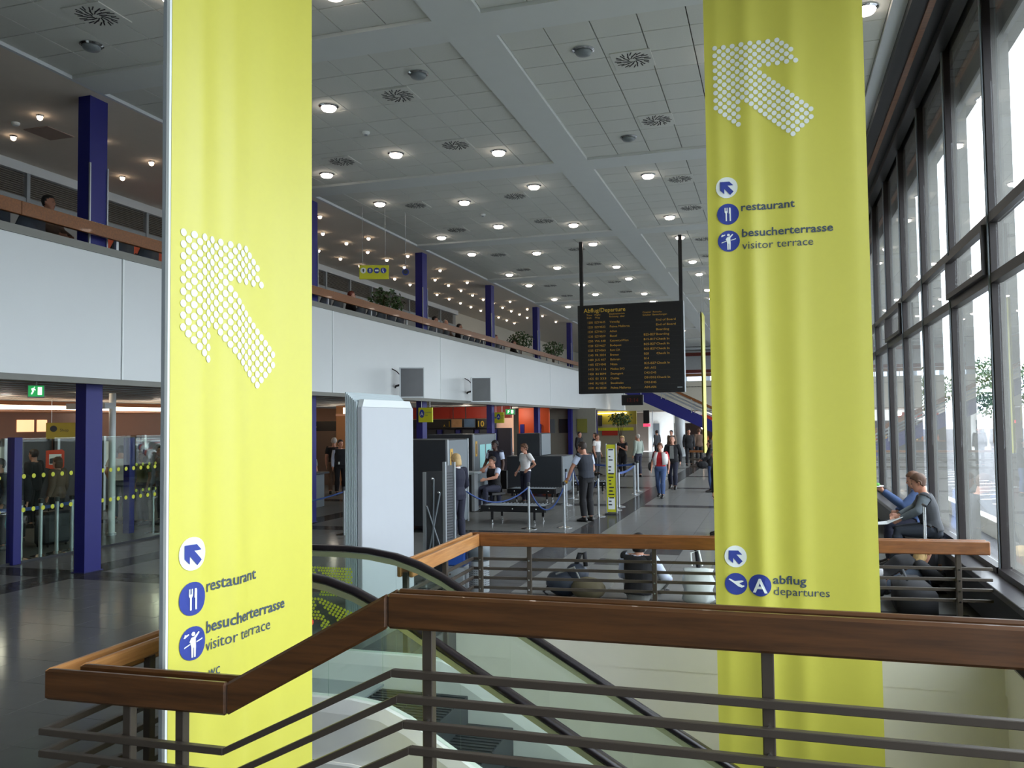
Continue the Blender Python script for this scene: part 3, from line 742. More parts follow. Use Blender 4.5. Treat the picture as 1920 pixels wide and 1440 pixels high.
BONES = [('pelvis', 'neck', .17, 'torso'), ('neck', 'head', .09, 'headneck'), ('shL', 'elL', .055, 'uparm'), ('shR', 'elR', .055, 'uparm'), ('elL', 'wrL', .042, 'fore'), ('elR', 'wrR', .042, 'fore'), ('wrL', 'haL', .04, 'hand'), ('wrR', 'haR', .04, 'hand'),
         ('hipL', 'kneeL', .09, 'thigh'), ('hipR', 'kneeR', .09, 'thigh'), ('kneeL', 'ankL', .058, 'calf'), ('kneeR', 'ankR', .058, 'calf'), ('ankL', 'toeL', .05, 'foot'), ('ankR', 'toeR', .05, 'foot'), ('head', 'crown', .11, 'head')]
OUT = dict(
 shirt=dict(torso=(.02, .96, .012), uparm=(-1, .62, .02)), lshirt=dict(torso=(.0, .97, .014), uparm=(-1, 9, .018), fore=(-1, .95, .015)),
 jacket=dict(torso=(-.2, .98, .026), uparm=(-1, 9, .03), fore=(-1, .95, .026), thigh=(-1, .12, .03)), vest=dict(torso=(-.03, .95, .03), uparm=(-1, -.02, .028)),
 trousers=dict(torso=(-9, .12, .016), thigh=(-1, 9, .016), calf=(-1, .93, .024)), shoes=dict(foot=(-9, 9, .008), calf=(.95, 9, .008)), dress=dict(torso=(-9, .94, .02), uparm=(-1, .3, .02), thigh=(-1, .8, .03)))
def person(label, loc, heading, h=1.75, P=None, fem=False, skin=None, hair=('short', None), wear=(), vox=.016, yaw=0., nod=0., tilt=0., group=None, face=True):
    Q = dict(BASE)
    if P: Q.update(P)
    s = h/1.75
    out, J, (H, Rm) = body_mesh(Q, fem, vox, yaw, nod, tilt)
    J['haL'] = J['wrL']+(J['wrL']-J['elL']).normalized()*.18; J['haR'] = J['wrR']+(J['wrR']-J['elR']).normalized()*.18
    J['crown'] = H+Rm @ Vector((0, -.01, .2))
    n = len(out.vertices); co = np.empty(n*3); out.vertices.foreach_get('co', co); co = co.reshape(-1, 3)
    no = np.empty(n*3); out.vertices.foreach_get('normal', no); no = no.reshape(-1, 3)
    best = np.full(n, 1e9); bi = np.zeros(n, int); bt = np.zeros(n)
    for k, (a, b, r, kind) in enumerate(BONES):
        A = np.array(J[a]); B = np.array(J[b]); d = B-A; L = max(d@d, 1e-8); t = ((co-A)@d)/L; tc = np.clip(t, 0, 1)
        dist = np.linalg.norm(co-(A+tc[:, None]*d), axis=1)/r
        m = dist < best; best[m] = dist[m]; bi[m] = k; bt[m] = t[m]
    kinds = np.array([b[3] for b in BONES])[bi]
    fs = [tuple(p.vertices) for p in out.polygons]
    t = thing('person', label, 'person', loc, heading, group)
    t['_o'] = [0, 0, 0]; t.scale = (s, s, s)
    out.materials.clear(); out.materials.append(skin or M_skin)
    for p in out.polygons: p.use_smooth = True
    body = link('body', out, t)
    def piece(name, sel, off, m, parent=t, extra=None):
        keep = [f for f in fs if all(sel[i] for i in f)]
        if not keep: return None
        ids = sorted({i for f in keep for i in f}); mp = {i: k for k, i in enumerate(ids)}
        v = [tuple(co[i]+no[i]*off[i]) for i in ids]; F = [tuple(mp[i] for i in f) for f in keep]
        edges = {}
        for f in F:
            for a, b in zip(f, f[1:]+f[:1]):
                key = (min(a, b), max(a, b)); edges.setdefault(key, []).append((a, b))
        inner = {}
        for key, l in edges.items():
            if len(l) == 1:
                a, b = l[0]
                for q in (a, b):
                    if q not in inner: inner[q] = len(v); v.append(tuple(co[ids[q]]-no[ids[q]]*.004))
                F.append((b, a, inner[a], inner[b]))
        me = bpy.data.meshes.new(name); me.from_pydata(v, [], F)
        if extra is not None:
            o = len(v); vv = v+[tuple(x) for x in extra.v]; FF = F+[tuple(i+o for i in f) for f in extra.f]
            bpy.data.meshes.remove(me); me = bpy.data.meshes.new(name); me.from_pydata(vv, [], FF)
        me.materials.append(m)
        for p in me.polygons: p.use_smooth = True
        return link(name, me, parent)
    for item in wear:
        name, spec, m = item[:3]; k = item[3] if len(item) > 3 else 1.
        sel = np.zeros(n, bool); off = np.zeros(n)
        for kd, (a, b, o) in OUT[spec].items():
            q = (kinds == kd) & (bt >= a) & (bt <= b); sel |= q; off[q] = o*k
        if spec in ('shirt', 'lshirt', 'jacket', 'vest', 'dress'):
            q = (kinds == 'headneck') & (bt < .12); sel |= q; off[q] = .012
        piece(name, sel, off, m)
    hl = (co-np.array(H))@np.array(Rm)      # head-local coordinates
    style, hm = hair
    if hm is not None and style != 'bald':
        lim = np.interp(hl[:, 1], [-.11, -.04, -.005, .03, .06, .09], [.02, .035, .10, .155, .178, .19])
        if style == 'thin': lim = np.interp(hl[:, 1], [-.11, -.04, 0, .02, .03], [.04, .05, .12, .19, .3])
        sel = ((kinds == 'head') | (kinds == 'headneck')) & (hl[:, 2] > lim) & (np.abs(hl[:, 0]) < .092)
        off = np.full(n, .018 if style == 'short' else .012 if style == 'thin' else .024)
        ex = None
        if style in ('bob', 'long'):
            ex = MB(); lo = -.01 if style == 'bob' else -.22
            zs = [.20, .14, .08, .02, lo*.5, lo]
            ex.rings([[H+Rm @ Vector((w*math.cos(a), -.04+d*math.sin(a), z)) for a in [2*math.pi*k/14 for k in range(14)]] for z, w, d in zip(zs, (.072, .09, .096, .092, .085, .06), (.07, .08, .08, .07, .055, .04))])
        if style == 'curly':
            off = .02+.03*np.abs(np.sin(hl[:, 0]*70)*np.sin(hl[:, 1]*60)*np.sin(hl[:, 2]*65))
        piece('hair', sel, off, hm, body, ex)
    if face:
        e = MB()
        for sx in (-1, 1): e.ball(H+Rm @ Vector((sx*.031, .087, .118)), (.011, .008, .007), 8, 5)
        e.obj('eyes', M_eye, body, world=False)
        MB().ball(H+Rm @ Vector((0, .091, .047)), (.024, .008, .006), 8, 5).obj('mouth', M_lip, body, world=False)
    return t, J
def prop(parent, name, mb, m, smooth=False):
    return mb.obj(name, m, parent, smooth=smooth, world=False)
TR = lambda m=C_black: ('trousers', 'trousers', m); SHO = ('shoes', 'shoes', C_shoe)
R_ = math.radians
# ---- hall, in front of the security machines
p, J = person('man in charcoal waistcoat and short pale sleeves seen from behind, leaning slightly forward', (-4.2, 19.4, 0), R_(58), 1.84,
   dict(chest=(0, .03, 1.27), neck=(0, .06, 1.47), head=(.0, .10, 1.5), shL=(-.185, .06, 1.42), shR=(.185, .06, 1.42), elL=(-.27, .18, 1.17), wrL=(-.27, .3, .95), elR=(.25, .02, 1.12), wrR=(.2, .2, .95)),
   hair=('short', H_dk), wear=(('shirt', 'shirt', C_pale), ('waistcoat', 'vest', C_vest), TR(C_black), SHO), vox=.012, nod=.2, yaw=.2)
prop(p, 'yellow_gloves', MB().ball((-.27, .37, .86), (.03, .06, .035)).ball((-.26, .41, .84), (.03, .04, .03)), mat('yellow_glove', (214, 160, 50), .7))
p, J = person('curly haired woman in white short-sleeved shirt with one hand on her hip', (-6.75, 23.1, 0), R_(140), 1.68,
   dict(elL=(-.42, -.06, 1.17), wrL=(-.23, .06, 1.02), elR=(.26, -.02, 1.13), wrR=(.27, .12, .93)), True, hair=('curly', H_br), wear=(('shirt', 'shirt', C_wht, 1.4), TR(C_navy), SHO), vox=.013, nod=.25, yaw=-.1)
prop(p, 'shoulder_badge', MB().ball((-.255, .0, 1.33), (.012, .03, .035)), C_black)
P = sit(.47, .12); P.update(elR=(.2, .28, .98), wrR=(.06, .2, 1.12), elL=(-.3, .2, .85), wrL=(-.16, .42, .8))
p, J = person('seated security officer in dark waistcoat resting his chin on his hand', (-7.15, 21.5, 0), R_(150), 1.8, P, hair=('short', H_dk), wear=(('shirt', 'shirt', C_pale), ('waistcoat', 'vest', C_black), TR(C_navy), SHO), vox=.013)
p, J = person('dark-skinned man in navy waistcoat and tie standing between the scanners', (-7.48, 22.6, 0), R_(165), 1.80,
   dict(elR=(.27, .05, 1.15), wrR=(.2, .26, 1.05)), skin=M_skin2, hair=('short', H_bk), wear=(('shirt', 'shirt', C_pale), ('waistcoat', 'vest', C_navy), TR(C_navy), SHO), vox=.014)
prop(p, 'tie', MB().prism([(-.03, 1.40), (.03, 1.40), (.04, 1.15), (0, 1.1), (-.04, 1.15)], .01, (0, .168, 0), (1, 0, 0), (0, 0, 1)), C_black)
p, J = person('blonde woman in navy jacket seen from behind beside the perforated screen', (-5.95, 15.6, 0), R_(62), 1.69,
   dict(elR=(.27, .02, 1.12), wrR=(.2, .2, 1.0), elL=(-.25, .05, 1.13), wrL=(-.15, .25, 1.0)), True, hair=('bob', H_bl), wear=(('jacket', 'jacket', C_navy, .9), ('trousers', 'trousers', C_navy, 1.2), SHO), vox=.012, nod=.2, yaw=-.1)
prop(p, 'white_collar', MB().lathe([(.075, 1.44), (.062, 1.49), (.07, 1.5), (.085, 1.44)], (0, 0, 0), 14), C_wht)
p, J = person('man in dark waistcoat with a white badge standing by the check-in desk', (-13.6, 25.0, 0), R_(215), 1.79, hair=('short', H_dk), wear=(('shirt', 'lshirt', C_pale), ('waistcoat', 'vest', C_black), TR(C_black), SHO), vox=.015, yaw=.4)
prop(p, 'badge', MB().box((.06, .15, 1.02), (.05, .012, .08)), M_printw)
p, J = person('child in yellow shorts carrying a black and white rucksack', (-13.3, 22.6, 0), R_(10), 1.5, dict(), hair=('short', H_br), wear=(('shirt', 'shirt', C_grey), ('shorts', 'trousers', C_yell, 1.5), SHO), vox=.017)
prop(p, 'rucksack', MB().ball((0, -.2, 1.18), (.16, .11, .24)), C_black); prop(p, 'rucksack_flash', MB().tube([(-.08, -.3, 1.25), (.0, -.32, 1.12), (.09, -.29, 1.02)], .02), C_wht)
p, J = person('tall man in black shirt queueing beyond the child with the rucksack', (-14.0, 25.3, 0), R_(20), 1.86, hair=('thin', H_gr), wear=(('shirt', 'shirt', C_black), TR(C_brown), SHO), vox=.018)
# ---- walkers in the hall
walk = dict(kneeL=(-.1, .12, .52), ankL=(-.1, .16, .1), toeL=(-.11, .35, .06), kneeR=(.1, -.02, .5), ankR=(.1, -.2, .12), toeR=(.11, -.02, .035), elL=(-.25, -.12, 1.14), wrL=(-.25, -.06, .9), elR=(.25, .05, 1.14), wrR=(.25, .18, .93))
p, J = person('woman walking in red jumper and blue jeans with white cardigan over her shoulders', (-3.3, 25.7, 0), R_(172), 1.63, walk, True, hair=('short', H_br), wear=(('jumper', 'shirt', C_red), ('jeans', 'trousers', C_jean), SHO), vox=.013, nod=.15)
prop(p, 'cardigan', MB().rings([[(x*1.0, y, z) for x, y, z in r] for r in ([(-.25, .06, 1.08), (-.11, .16, 1.05), (-.10, .14, 1.05), (-.23, .0, 1.08)], [(-.27, .05, 1.28), (-.1, .17, 1.26), (-.09, .13, 1.26), (-.2, -.06, 1.28)], [(-.23, .03, 1.45), (-.07, .11, 1.46), (-.06, .07, 1.46), (-.16, -.07, 1.45)])]).rings([[(-x, y, z) for x, y, z in r] for r in ([(-.25, .06, 1.08), (-.11, .16, 1.05), (-.10, .14, 1.05), (-.23, .0, 1.08)], [(-.27, .05, 1.28), (-.1, .17, 1.26), (-.09, .13, 1.26), (-.2, -.06, 1.28)], [(-.23, .03, 1.45), (-.07, .11, 1.46), (-.06, .07, 1.46), (-.16, -.07, 1.45)])]).ball((0, -.1, 1.36), (.2, .07, .12)), C_wht, True)
prop(p, 'shoulder_bag', MB().ball((.33, .04, 1.0), (.06, .14, .14)).tube([(.3, .1, 1.1), (.17, .1, 1.5), (.2, -.1, 1.48), (.3, -.06, 1.1)], .012), C_black)
p, J = person('grey haired man in open dark jacket walking behind the woman in red', (-3.32, 29.0, 0), R_(178), 1.76, walk, hair=('thin', H_gr), wear=(('shirt', 'shirt', C_grey), ('jacket', 'jacket', C_black, .9), TR(C_navy), SHO), vox=.016)
prop(p, 'shirt_front', MB().prism([(-.06, 1.45), (.06, 1.45), (.07, 1.02), (-.07, 1.02)], .02, (0, .155, 0), (1, 0, 0), (0, 0, 1)), C_grey)
p, J = person('person in jeans carrying a large black handbag beside the distant yellow banner', (-2.0, 28.0, 0), R_(95), 1.66, dict(elL=(-.26, .1, 1.16), wrL=(-.24, .28, 1.08)), True, hair=('long', H_dk), wear=(('jacket', 'jacket', C_black), ('jeans', 'trousers', C_jean), SHO), vox=.016)
prop(p, 'handbag', MB().ball((-.3, .27, .93), (.1, .2, .13)).tube([(-.3, .15, 1.0), (-.27, .26, 1.16), (-.3, .4, 1.0)], .012), C_black)
p, J = person('person in dark trousers standing mostly behind the banner in the stair well', (-1.12, 17.6, 0), R_(95), 1.75, hair=('short', H_dk), wear=(('jacket', 'jacket', C_black), TR(C_black), SHO), vox=.016)
p, J = person('older man in sage checked shirt standing with his back half turned', (-5.4, 35.0, 0), R_(60), 1.76, hair=('thin', H_gr), wear=(('shirt', 'lshirt', C_sage, 1.5), TR(C_navy), SHO), vox=.018)
p, J = person('fair haired woman in dark dress with hands clasped at her chest', (-6.1, 35.3, 0), R_(160), 1.68, dict(elL=(-.24, .05, 1.12), wrL=(-.05, .2, 1.25), elR=(.24, .05, 1.12), wrR=(.05, .2, 1.25)), True, hair=('bob', H_bl), wear=(('dress', 'dress', C_black), TR(C_black), SHO), vox=.018)
p, J = person('man in pale shirt standing left of the fair haired woman in black', (-7.35, 36.2, 0), R_(250), 1.74, hair=('short', H_br), wear=(('shirt', 'shirt', C_wht), TR(C_dgrey), SHO), vox=.019)
far = [((-5.3, 46, 0), R_(150), 1.78, C_brown, 'person in brown coat in the far crowd under the gallery', H_bk), ((-6.6, 50, 0), R_(60), 1.74, C_dgrey, 'person in dark grey coat farthest along the row of columns', H_dk), ((-4.2, 44, 0), R_(200), 1.86, C_black, 'tall person with dark cap in the far crowd', H_bk),
       ((-3.9, 46.5, 0), R_(20), 1.84, C_brown, 'person in beige brown jacket next to the dark capped one', H_br), ((-9.2, 41, 0), R_(250), 1.8, C_black, 'person in black between two distant blue columns', H_bk), ((-8.1, 39.5, 0), R_(120), 1.76, C_navy, 'person in navy near the distant yellow counter', H_dk)]
for loc, hd, h, c, lab, hm in far:
    person(lab, loc, hd, h, None, False, hair=('short', hm), wear=(('coat', 'jacket', c), TR(C_black), SHO), vox=.024)
# ---- by the window and behind the far railing
P = sit(.57, .22); P.update(elL=(-.26, .16, .95), wrL=(-.14, .38, .82), elR=(.24, .2, .95), wrR=(.1, .42, .84), ankL=(-.14, .5, .09), toeL=(-.15, .68, .035), ankR=(.12, .34, .09), toeR=(.12, .52, .035))
p, J = person('man in grey shirt and dark waistcoat sitting on the window bench', (2.12, 13.6, 0), R_(82), 1.80, P, hair=('short', hairm('sandy_hair', (88, 60, 42))), wear=(('shirt', 'lshirt', C_slate), ('waistcoat', 'vest', C_dgrey), ('trousers', 'trousers', cloth('dark_slate_cloth', (40, 46, 56))), SHO), vox=.012, nod=.28)
prop(p, 'newspaper', MB().rings([[(-.3, .35, .86), (.12, .38, .84), (.12, .39, .83), (-.3, .36, .85)], [(-.3, .55, .76), (.14, .58, .75), (.14, .59, .74), (-.3, .56, .75)], [(-.3, .76, .74), (.14, .78, .72), (.14, .78, .71), (-.3, .76, .73)]]), mat('newsprint', (196, 200, 200), .9))
P = sit(.57, .06); P.update(elL=(-.26, .22, .95), wrL=(-.1, .5, 1.16), elR=(.26, .1, .95), wrR=(.16, .3, .82))
p, J = person('person in denim jacket eating from a plate beyond the man on the bench', (2.09, 14.5, 0), R_(85), 1.76, P, hair=('short', H_br), wear=(('jacket', 'jacket', C_jean), TR(C_navy), SHO), vox=.014, nod=.3)
prop(p, 'plate', MB().lathe([(.02, 1.21), (.12, 1.235), (.115, 1.245), (.02, 1.225)], (-.1, .6, 0), 16), M_printw); prop(p, 'salad', MB().ball((-.1, .6, 1.26), (.07, .07, .03)), mat('salad_green', (90, 150, 60), .7))
P = {}
for k in ('pelvis', 'chest', 'neck', 'head', 'shL', 'shR', 'hipL', 'hipR'): P[k] = (BASE[k][0], BASE[k][1]+(BASE[k][2]-.95)*.1, BASE[k][2]-.84)
P.update(kneeL=(-.28, .38, .3), kneeR=(.3, .36, .3), ankL=(-.14, .62, .09), ankR=(.16, .62, .09), toeL=(-.16, .8, .04), toeR=(.18, .8, .04), elL=(-.28, .16, .32), elR=(.32, .14, .33), wrL=(-.24, .36, .35), wrR=(.34, .36, .26), hipL=(-.1, .02, .1), hipR=(.1, .02, .1), pelvis=(0, 0, .11))
p, J = person('man in black waistcoat and pale blue sleeves sitting on the floor behind the railing', (-1.72, 11.0, 0), R_(-8), 1.62, P, hair=('bob', H_bk), wear=(('shirt', 'lshirt', C_pale, 1.5), ('waistcoat', 'vest', C_black, 1.4), ('trousers', 'trousers', C_grey), SHO), vox=.013)
P2 = dict(P); P2.update(chest=(.1, .3, .34), neck=(.16, .44, .42), head=(.2, .5, .42), shL=(-.03, .44, .42), shR=(.33, .40, .38), elL=(-.1, .6, .22), wrL=(.05, .74, .3), elR=(.4, .62, .22), wrR=(.25, .75, .25))
p, J = person('long blonde haired person in dark jacket bending over luggage on the floor', (1.25, 12.3, 0), R_(-65), 1.74, P2, True, hair=('long', H_bl), wear=(('jacket', 'jacket', C_black, 1.3), TR(cloth('grey_blue_denim', (70, 80, 96))), SHO), vox=.015, nod=.5)
# ---- behind the glass partition
p, J = person('man in white t-shirt and jeans behind the dotted glass screen', (-15.2, 17.0, 0), R_(30), 1.84, dict(elL=(-.3, -.02, 1.15), wrL=(-.24, .1, .93)), hair=('short', H_bk), wear=(('t_shirt', 'shirt', C_wht, 1.8), ('jeans', 'trousers', cloth('faded_denim', (80, 92, 104))), SHO), vox=.014, nod=.4)
person('woman in pale top standing close to the man in the checked shirt', (-14.2, 16.6, 0), R_(160), 1.74, None, True, hair=('long', H_br), skin=M_skin3, wear=(('top', 'shirt', C_olive), TR(C_black), SHO), vox=.016)
person('dark haired man in checked shirt behind the glass screen', (-13.95, 16.95, 0), R_(150), 1.84, None, hair=('short', H_bk), skin=M_skin3, wear=(('checked_shirt', 'shirt', mat('checked_cloth', (130, 130, 124), .9, var=.5, scale=30), 1.6), TR(C_black), SHO), vox=.016)
person('man in dark suit in profile beside the orange shop poster', (-16.4, 15.6, 0), R_(100), 1.80, None, hair=('short', H_dk), wear=(('suit_jacket', 'jacket', C_black), TR(C_black), SHO), vox=.016)
person('person in grey fleece seen between the blue glass-screen posts', (-15.2, 13.3, 0), R_(50), 1.62, None, hair=('short', H_gr), wear=(('fleece', 'jacket', C_dgrey), TR(C_black), SHO), vox=.018)
person('person in dark coat standing beyond the silver belt posts', (-14.6, 13.5, 0), R_(200), 1.58, None, True, hair=('bob', H_dk), wear=(('coat', 'jacket', C_black, 1.4), TR(C_black), SHO), vox=.018)
person('person in olive green top at the left end of the glass screen', (-15.4, 12.2, 0), R_(220), 1.7, None, True, hair=('long', H_dk), wear=(('top', 'lshirt', C_olive), TR(C_black), SHO), vox=.018)
person('dark clothed person standing just in from the first blue glass-screen post', (-14.0, 12.55, 0), R_(160), 1.72, None, hair=('short', H_bk), skin=M_skin3, wear=(('coat', 'jacket', C_dgrey), TR(C_black), SHO), vox=.018)
person('person in brown coat waiting by the dark suitcase behind the dotted glass', (-14.7, 14.6, 0), R_(100), 1.66, None, True, hair=('bob', H_br), wear=(('coat', 'jacket', C_brown, 1.3), TR(C_black), SHO), vox=.018)
# ---- balcony
bal = [((-11.2, 10.85, 4.72), R_(-75), H_bk, C_brown, 'dark haired man sitting by the balcony rail above the nearest column', M_skin3), ((-11.2, 8.9, 4.65), R_(-75), H_bk, C_navy, 'person at the very near end of the balcony seats', M_skin),
       ((-11.2, 21.2, 4.65), R_(-60), H_rd, C_black, 'auburn haired person sitting on the balcony under the yellow sign', M_skin), ((-11.2, 27.3, 4.65), R_(-80), H_bk, C_navy, 'first of three seated heads past the third balcony column', M_skin3),
       ((-11.2, 28.3, 4.65), R_(-100), H_gr, C_brown, 'bald fair seated man between two dark heads on the balcony', M_skin), ((-11.2, 29.7, 4.65), R_(-80), H_dk, C_black, 'third of three seated heads past the third balcony column', M_skin3),
       ((-11.2, 34.0, 4.65), R_(-80), H_br, C_grey, 'seated person just past the fourth balcony column', M_skin), ((-11.2, 36.6, 4.65), R_(-80), H_dk, C_black, 'seated dark haired person before the balcony plant', M_skin3), ((-11.4, 41.4, 4.65), R_(-90), H_bk, C_dgrey, 'seated person between the two farthest balcony plants', M_skin3)]
for loc, hd, hm, c, lab, sk in bal:
    person(lab, loc, hd, 1.76, sit(.45, .05), False, sk, ('thin' if hm is H_gr else 'short', hm), (('jacket', 'jacket', c), TR(C_navy), SHO), .02)
# ================================================================ CEILING FITTINGS
def downlight(name, label, loc, m, group, r=.13):
    t = thing(name, label, 'light', loc, 0, group)
    MB().lathe([(r*1.25, 0), (r*1.25, -.012), (r*1.02, -.03), (r*.98, -.02), (r*.98, 0)], loc, 24).obj('ring', M_chrome, t, smooth=False)
    MB().lathe([(r*.95, -.02), (r*.95, -.05), (r*.8, -.075), (r*.4, -.09), (.01, -.093)], loc, 20).obj('glass', m, t, smooth=True)
    return t
def nth(i): return '%d%s' % (i, 'th' if 10 <= i % 100 <= 20 else {1: 'st', 2: 'nd', 3: 'rd'}.get(i % 10, 'th'))
lit0 = None; cnt = {}
ROW = {-9.1: 'in the row beside the balcony', -7.11: 'in the row midway to the balcony', -5.13: 'on the balcony side of the long beam', -2.53: 'on the window side of the long beam', -.6: 'in the middle row toward the windows', 1.27: 'in the row nearest the windows'}
offs = [(-5.15, 1.07, 0), (-2.53, .95, 0), (-2.53, 4.93, 0), (-9.13, 5.37, -1), (-9.13, 1.05, 0)]
spots = []
for k, y in enumerate(BY):
    for x, d in ((-9.1, 1.15), (-9.1, 5.18), (-7.11, 1.72), (-7.11, 4.4), (-5.13, .95), (-5.13, 4.95), (-2.53, .95), (-2.53, 4.95), (-.6, 1.7), (-.6, 4.4), (1.27, .9), (1.27, 4.95)):
        if in_view((x, y+d, 7.7), 40) and y+d < 52: spots.append((x, y+d, k-4, d))
for x, y, b, d in spots:
    off = (x, b, d) in ((-5.13, 0, .95), (-2.53, 0, .95), (-2.53, 0, 4.95), (-9.1, -1, 5.18), (-9.1, 0, 1.15))
    if off:
        lab = {(-5.13, 0, .95): 'unlit grey downlight above the tall left banner gap near a swirl vent', (-2.53, 0, .95): 'unlit grey downlight directly beside the vent nearest the second banner', (-2.53, 0, 4.95): 'unlit grey downlight farther along the coffer next to the second banner', (-9.1, -1, 5.18): 'unlit grey downlight close to the nearest balcony column top', (-9.1, 0, 1.15): 'unlit grey downlight hidden beyond the first banner'}[(x, b, d)]
        downlight('ceiling_downlight', lab, (x, y, 7.70), M_lampoff, None)
    else:
        cnt[x] = cnt.get(x, 0)+1; lab = 'lit round ceiling downlight, %s from the viewer %s' % (nth(cnt[x]), ROW[x])
        if lit0 is None: lit0 = downlight('ceiling_downlight', lab, (x, y, 7.70), M_lampglass, 'lit hall ceiling downlights')
        else: dup(lit0, (x, y, 7.70), None, lab)
M_spot = mat('balcony_spot_glass', (255, 226, 196), .3, emit=13., var=0)
s0 = None
for k in range(27):
    for x, o in ((-11.9, 0), (-13.2, .66), (-11.0, 1.0)):
        y = 9.98+1.365*k+o
        if x == -11.0 and k % 2: continue
        if y > 44 or (k < 6 and k % 2 == 0 and x != -11.9) or not in_view((x, y, 7.6), 30): continue
        cnt[x] = cnt.get(x, 0)+1; lab = 'small balcony ceiling spotlight, %s from the viewer in the %s row' % (nth(cnt[x]), {-11.9: 'middle', -13.2: 'back', -11.0: 'front'}[x])
        if s0 is None: s0 = downlight('ceiling_spotlight', lab, (x, y, ZC), M_spot, 'balcony ceiling spotlights', .05)
        else: dup(s0, (x, y, ZC), None, lab)
v0 = None
for k, y in enumerate(BY):
    for x, d in ((-8.37, 1.65), (-8.37, 4.5), (-5.8, 1.65), (-5.8, 4.3), (-1.9, 1.5), (-1.9, 4.2)):
        loc = (x, y+d, 7.70)
        if loc[1] < 8 or loc[1] > 46 or not in_view(loc, 30): continue
        cnt[x] = cnt.get(x, 0)+1; lab = 'square swirl vent, %s from the viewer %s' % (nth(cnt[x]), {-8.37: 'toward the balcony', -5.8: 'on the balcony side of the long beam', -1.9: 'on the window side of the long beam'}[x])
        if v0 is None:
            v0 = thing('swirl_vent', lab, 'vent', loc, 0, 'swirl air vents in the ceiling tiles')
            MB().bb((loc[0]-.3, loc[1]-.3, 7.685), (loc[0]+.3, loc[1]+.3, 7.70)).obj('plate', M_tile, v0, .003)
            for q in range(24):
                a = 2*math.pi*q/24
                for r0, r1 in (((.05, .15), (.17, .27)) if q % 2 == 0 else ((.1, .25),)):
                    MB().box((loc[0]+math.cos(a)*(r0+r1)/2, loc[1]+math.sin(a)*(r0+r1)/2, 7.684), (r1-r0, .016, .006), a+.35).obj('slot', M_black, v0)
        else: dup(v0, loc, None, lab)
for i, (x, y, lab) in enumerate(((-7.1, 14.05, 'small white smoke detector on the ceiling tile near the two bright lamps'), (-7.1, 20.65, 'small white smoke detector farther down the tiled ceiling'))):
    t = thing('smoke_detector', lab, 'detector', (x, y, 7.7))
    MB().lathe([(.07, 0), (.07, -.03), (.05, -.05), (.01, -.055)], (x, y, 7.70), 16).obj('housing', M_printw, t, smooth=True); MB().lathe([(.03, -.05), (.03, -.07), (.01, -.075)], (x, y, 7.70), 10).obj('sensor', M_grey, t)
t = thing('smoke_detector', 'small white smoke detector on the plain balcony ceiling', 'detector', (-12.6, 11.5, ZC))
MB().lathe([(.07, 0), (.07, -.03), (.05, -.05), (.01, -.055)], (-12.6, 11.5, ZC), 16).obj('housing', M_printw, t)
t = thing('ceiling_hatch', 'pale square air hatch in the plain balcony ceiling', 'vent', (-12.5, 12.1, ZC))
MB().bb((-12.75, 11.8, ZC-.015), (-12.2, 12.4, ZC)).obj('plate', mat('hatch_plate', (170, 150, 138), .7), t, .004)
# ================================================================ DEPARTURE BOARD
YB = 24.65
bd = thing('departure_board', 'black hanging departure board with rows of amber flight text', 'display board', (-3.98, YB, 3.12))
MB().bb((-5.53, YB, 3.12), (-2.44, YB+.3, 5.74)).obj('casing', M_black, bd, .01)
MB().bb((-5.46, YB-.008, 3.18), (-2.50, YB, 5.70)).obj('face', mat('board_face', (13, 13, 13), .6), bd)
MB().bb((-2.44, YB, 3.12), (-2.43, YB+.3, 5.74)).obj('side_plate', M_grey, bd)
for x in (-5.42, -2.5): MB().bb((x-.05, YB+.05, 5.74), (x+.05, YB+.15, 7.66)).obj('hanging_pole', M_black, bd)
BO = lambda x, z: (x, YB-.009, z)
ux, uz = (1, 0, 0), (0, 0, 1)
def bt(s, x, z, w=None, size=.1, m=None, bold=0.):
    mb = text_mb(s, 1, (0, 0, 0), ux, (0, 1, 0), bold, 'LEFT', 0); tw = max([v[0] for v in mb.v]+[.01]); sx = (w/tw if w else size)
    MB_ = MB(); MB_.add([(x+a*sx, YB-.011, z+b*size) for a, b, c in mb.v], mb.f); obj_raw('lettering', MB_, m or M_letter_y2, bd)
bt('Abflug/Departure', -5.34, 5.52, 1.24, .17, M_letter_y, .004)
bt('Time   Flight', -5.26, 5.42, .42, .07); bt('Zeit    Flug', -5.26, 5.34, .40, .07)
bt('Destination/via', -4.58, 5.43, .46, .07); bt('Richtung  \u00fcber', -4.58, 5.35, .46, .07)
bt('Counter  Remarks', -3.6, 5.43, .55, .07); bt('Schalter  Bemerkungen', -3.6, 5.35, .7, .07)
rows = [('1205', 'EZY4635', 'Venedig', '', 'End of Board'), ('1225', 'EZY4533', 'Palma Mallorca', '', 'End of Board'), ('1230', 'EZY4613', 'Athen', '', 'Boarding'), ('1235', 'EZY4539', 'Basel', 'B25-B27', 'Boarding'), ('1250', 'W6 448', 'Katowice/Wien', 'B15-B17', 'Check In'),
        ('1320', 'EZY4627', 'Budapest', 'B25-B27', 'Check In'), ('1325', 'EZY4565', 'Rom CIA', 'B25-B27', 'Check In'), ('1345', 'FR 3034', 'Bremen', 'B20', 'Check In'), ('1400', 'JUS 407', 'Bahrain', 'B14', ''), ('1405', 'EZY4545', 'Nizza', 'B25-B27', 'Check In'), ('1415', 'SU 114', 'Moskau SVO', 'A01-A02', ''),
        ('1420', '4U 8094', 'Stuttgart', 'D42-D45', ''), ('1425', 'EI 333', 'Dublin', 'D51/D52', 'Check In'), ('1440', 'RU 0214', 'Stockholm', 'D42-D45', ''), ('1500', '4U 8030', 'Palma Mallorca', 'A04-A06', '')]
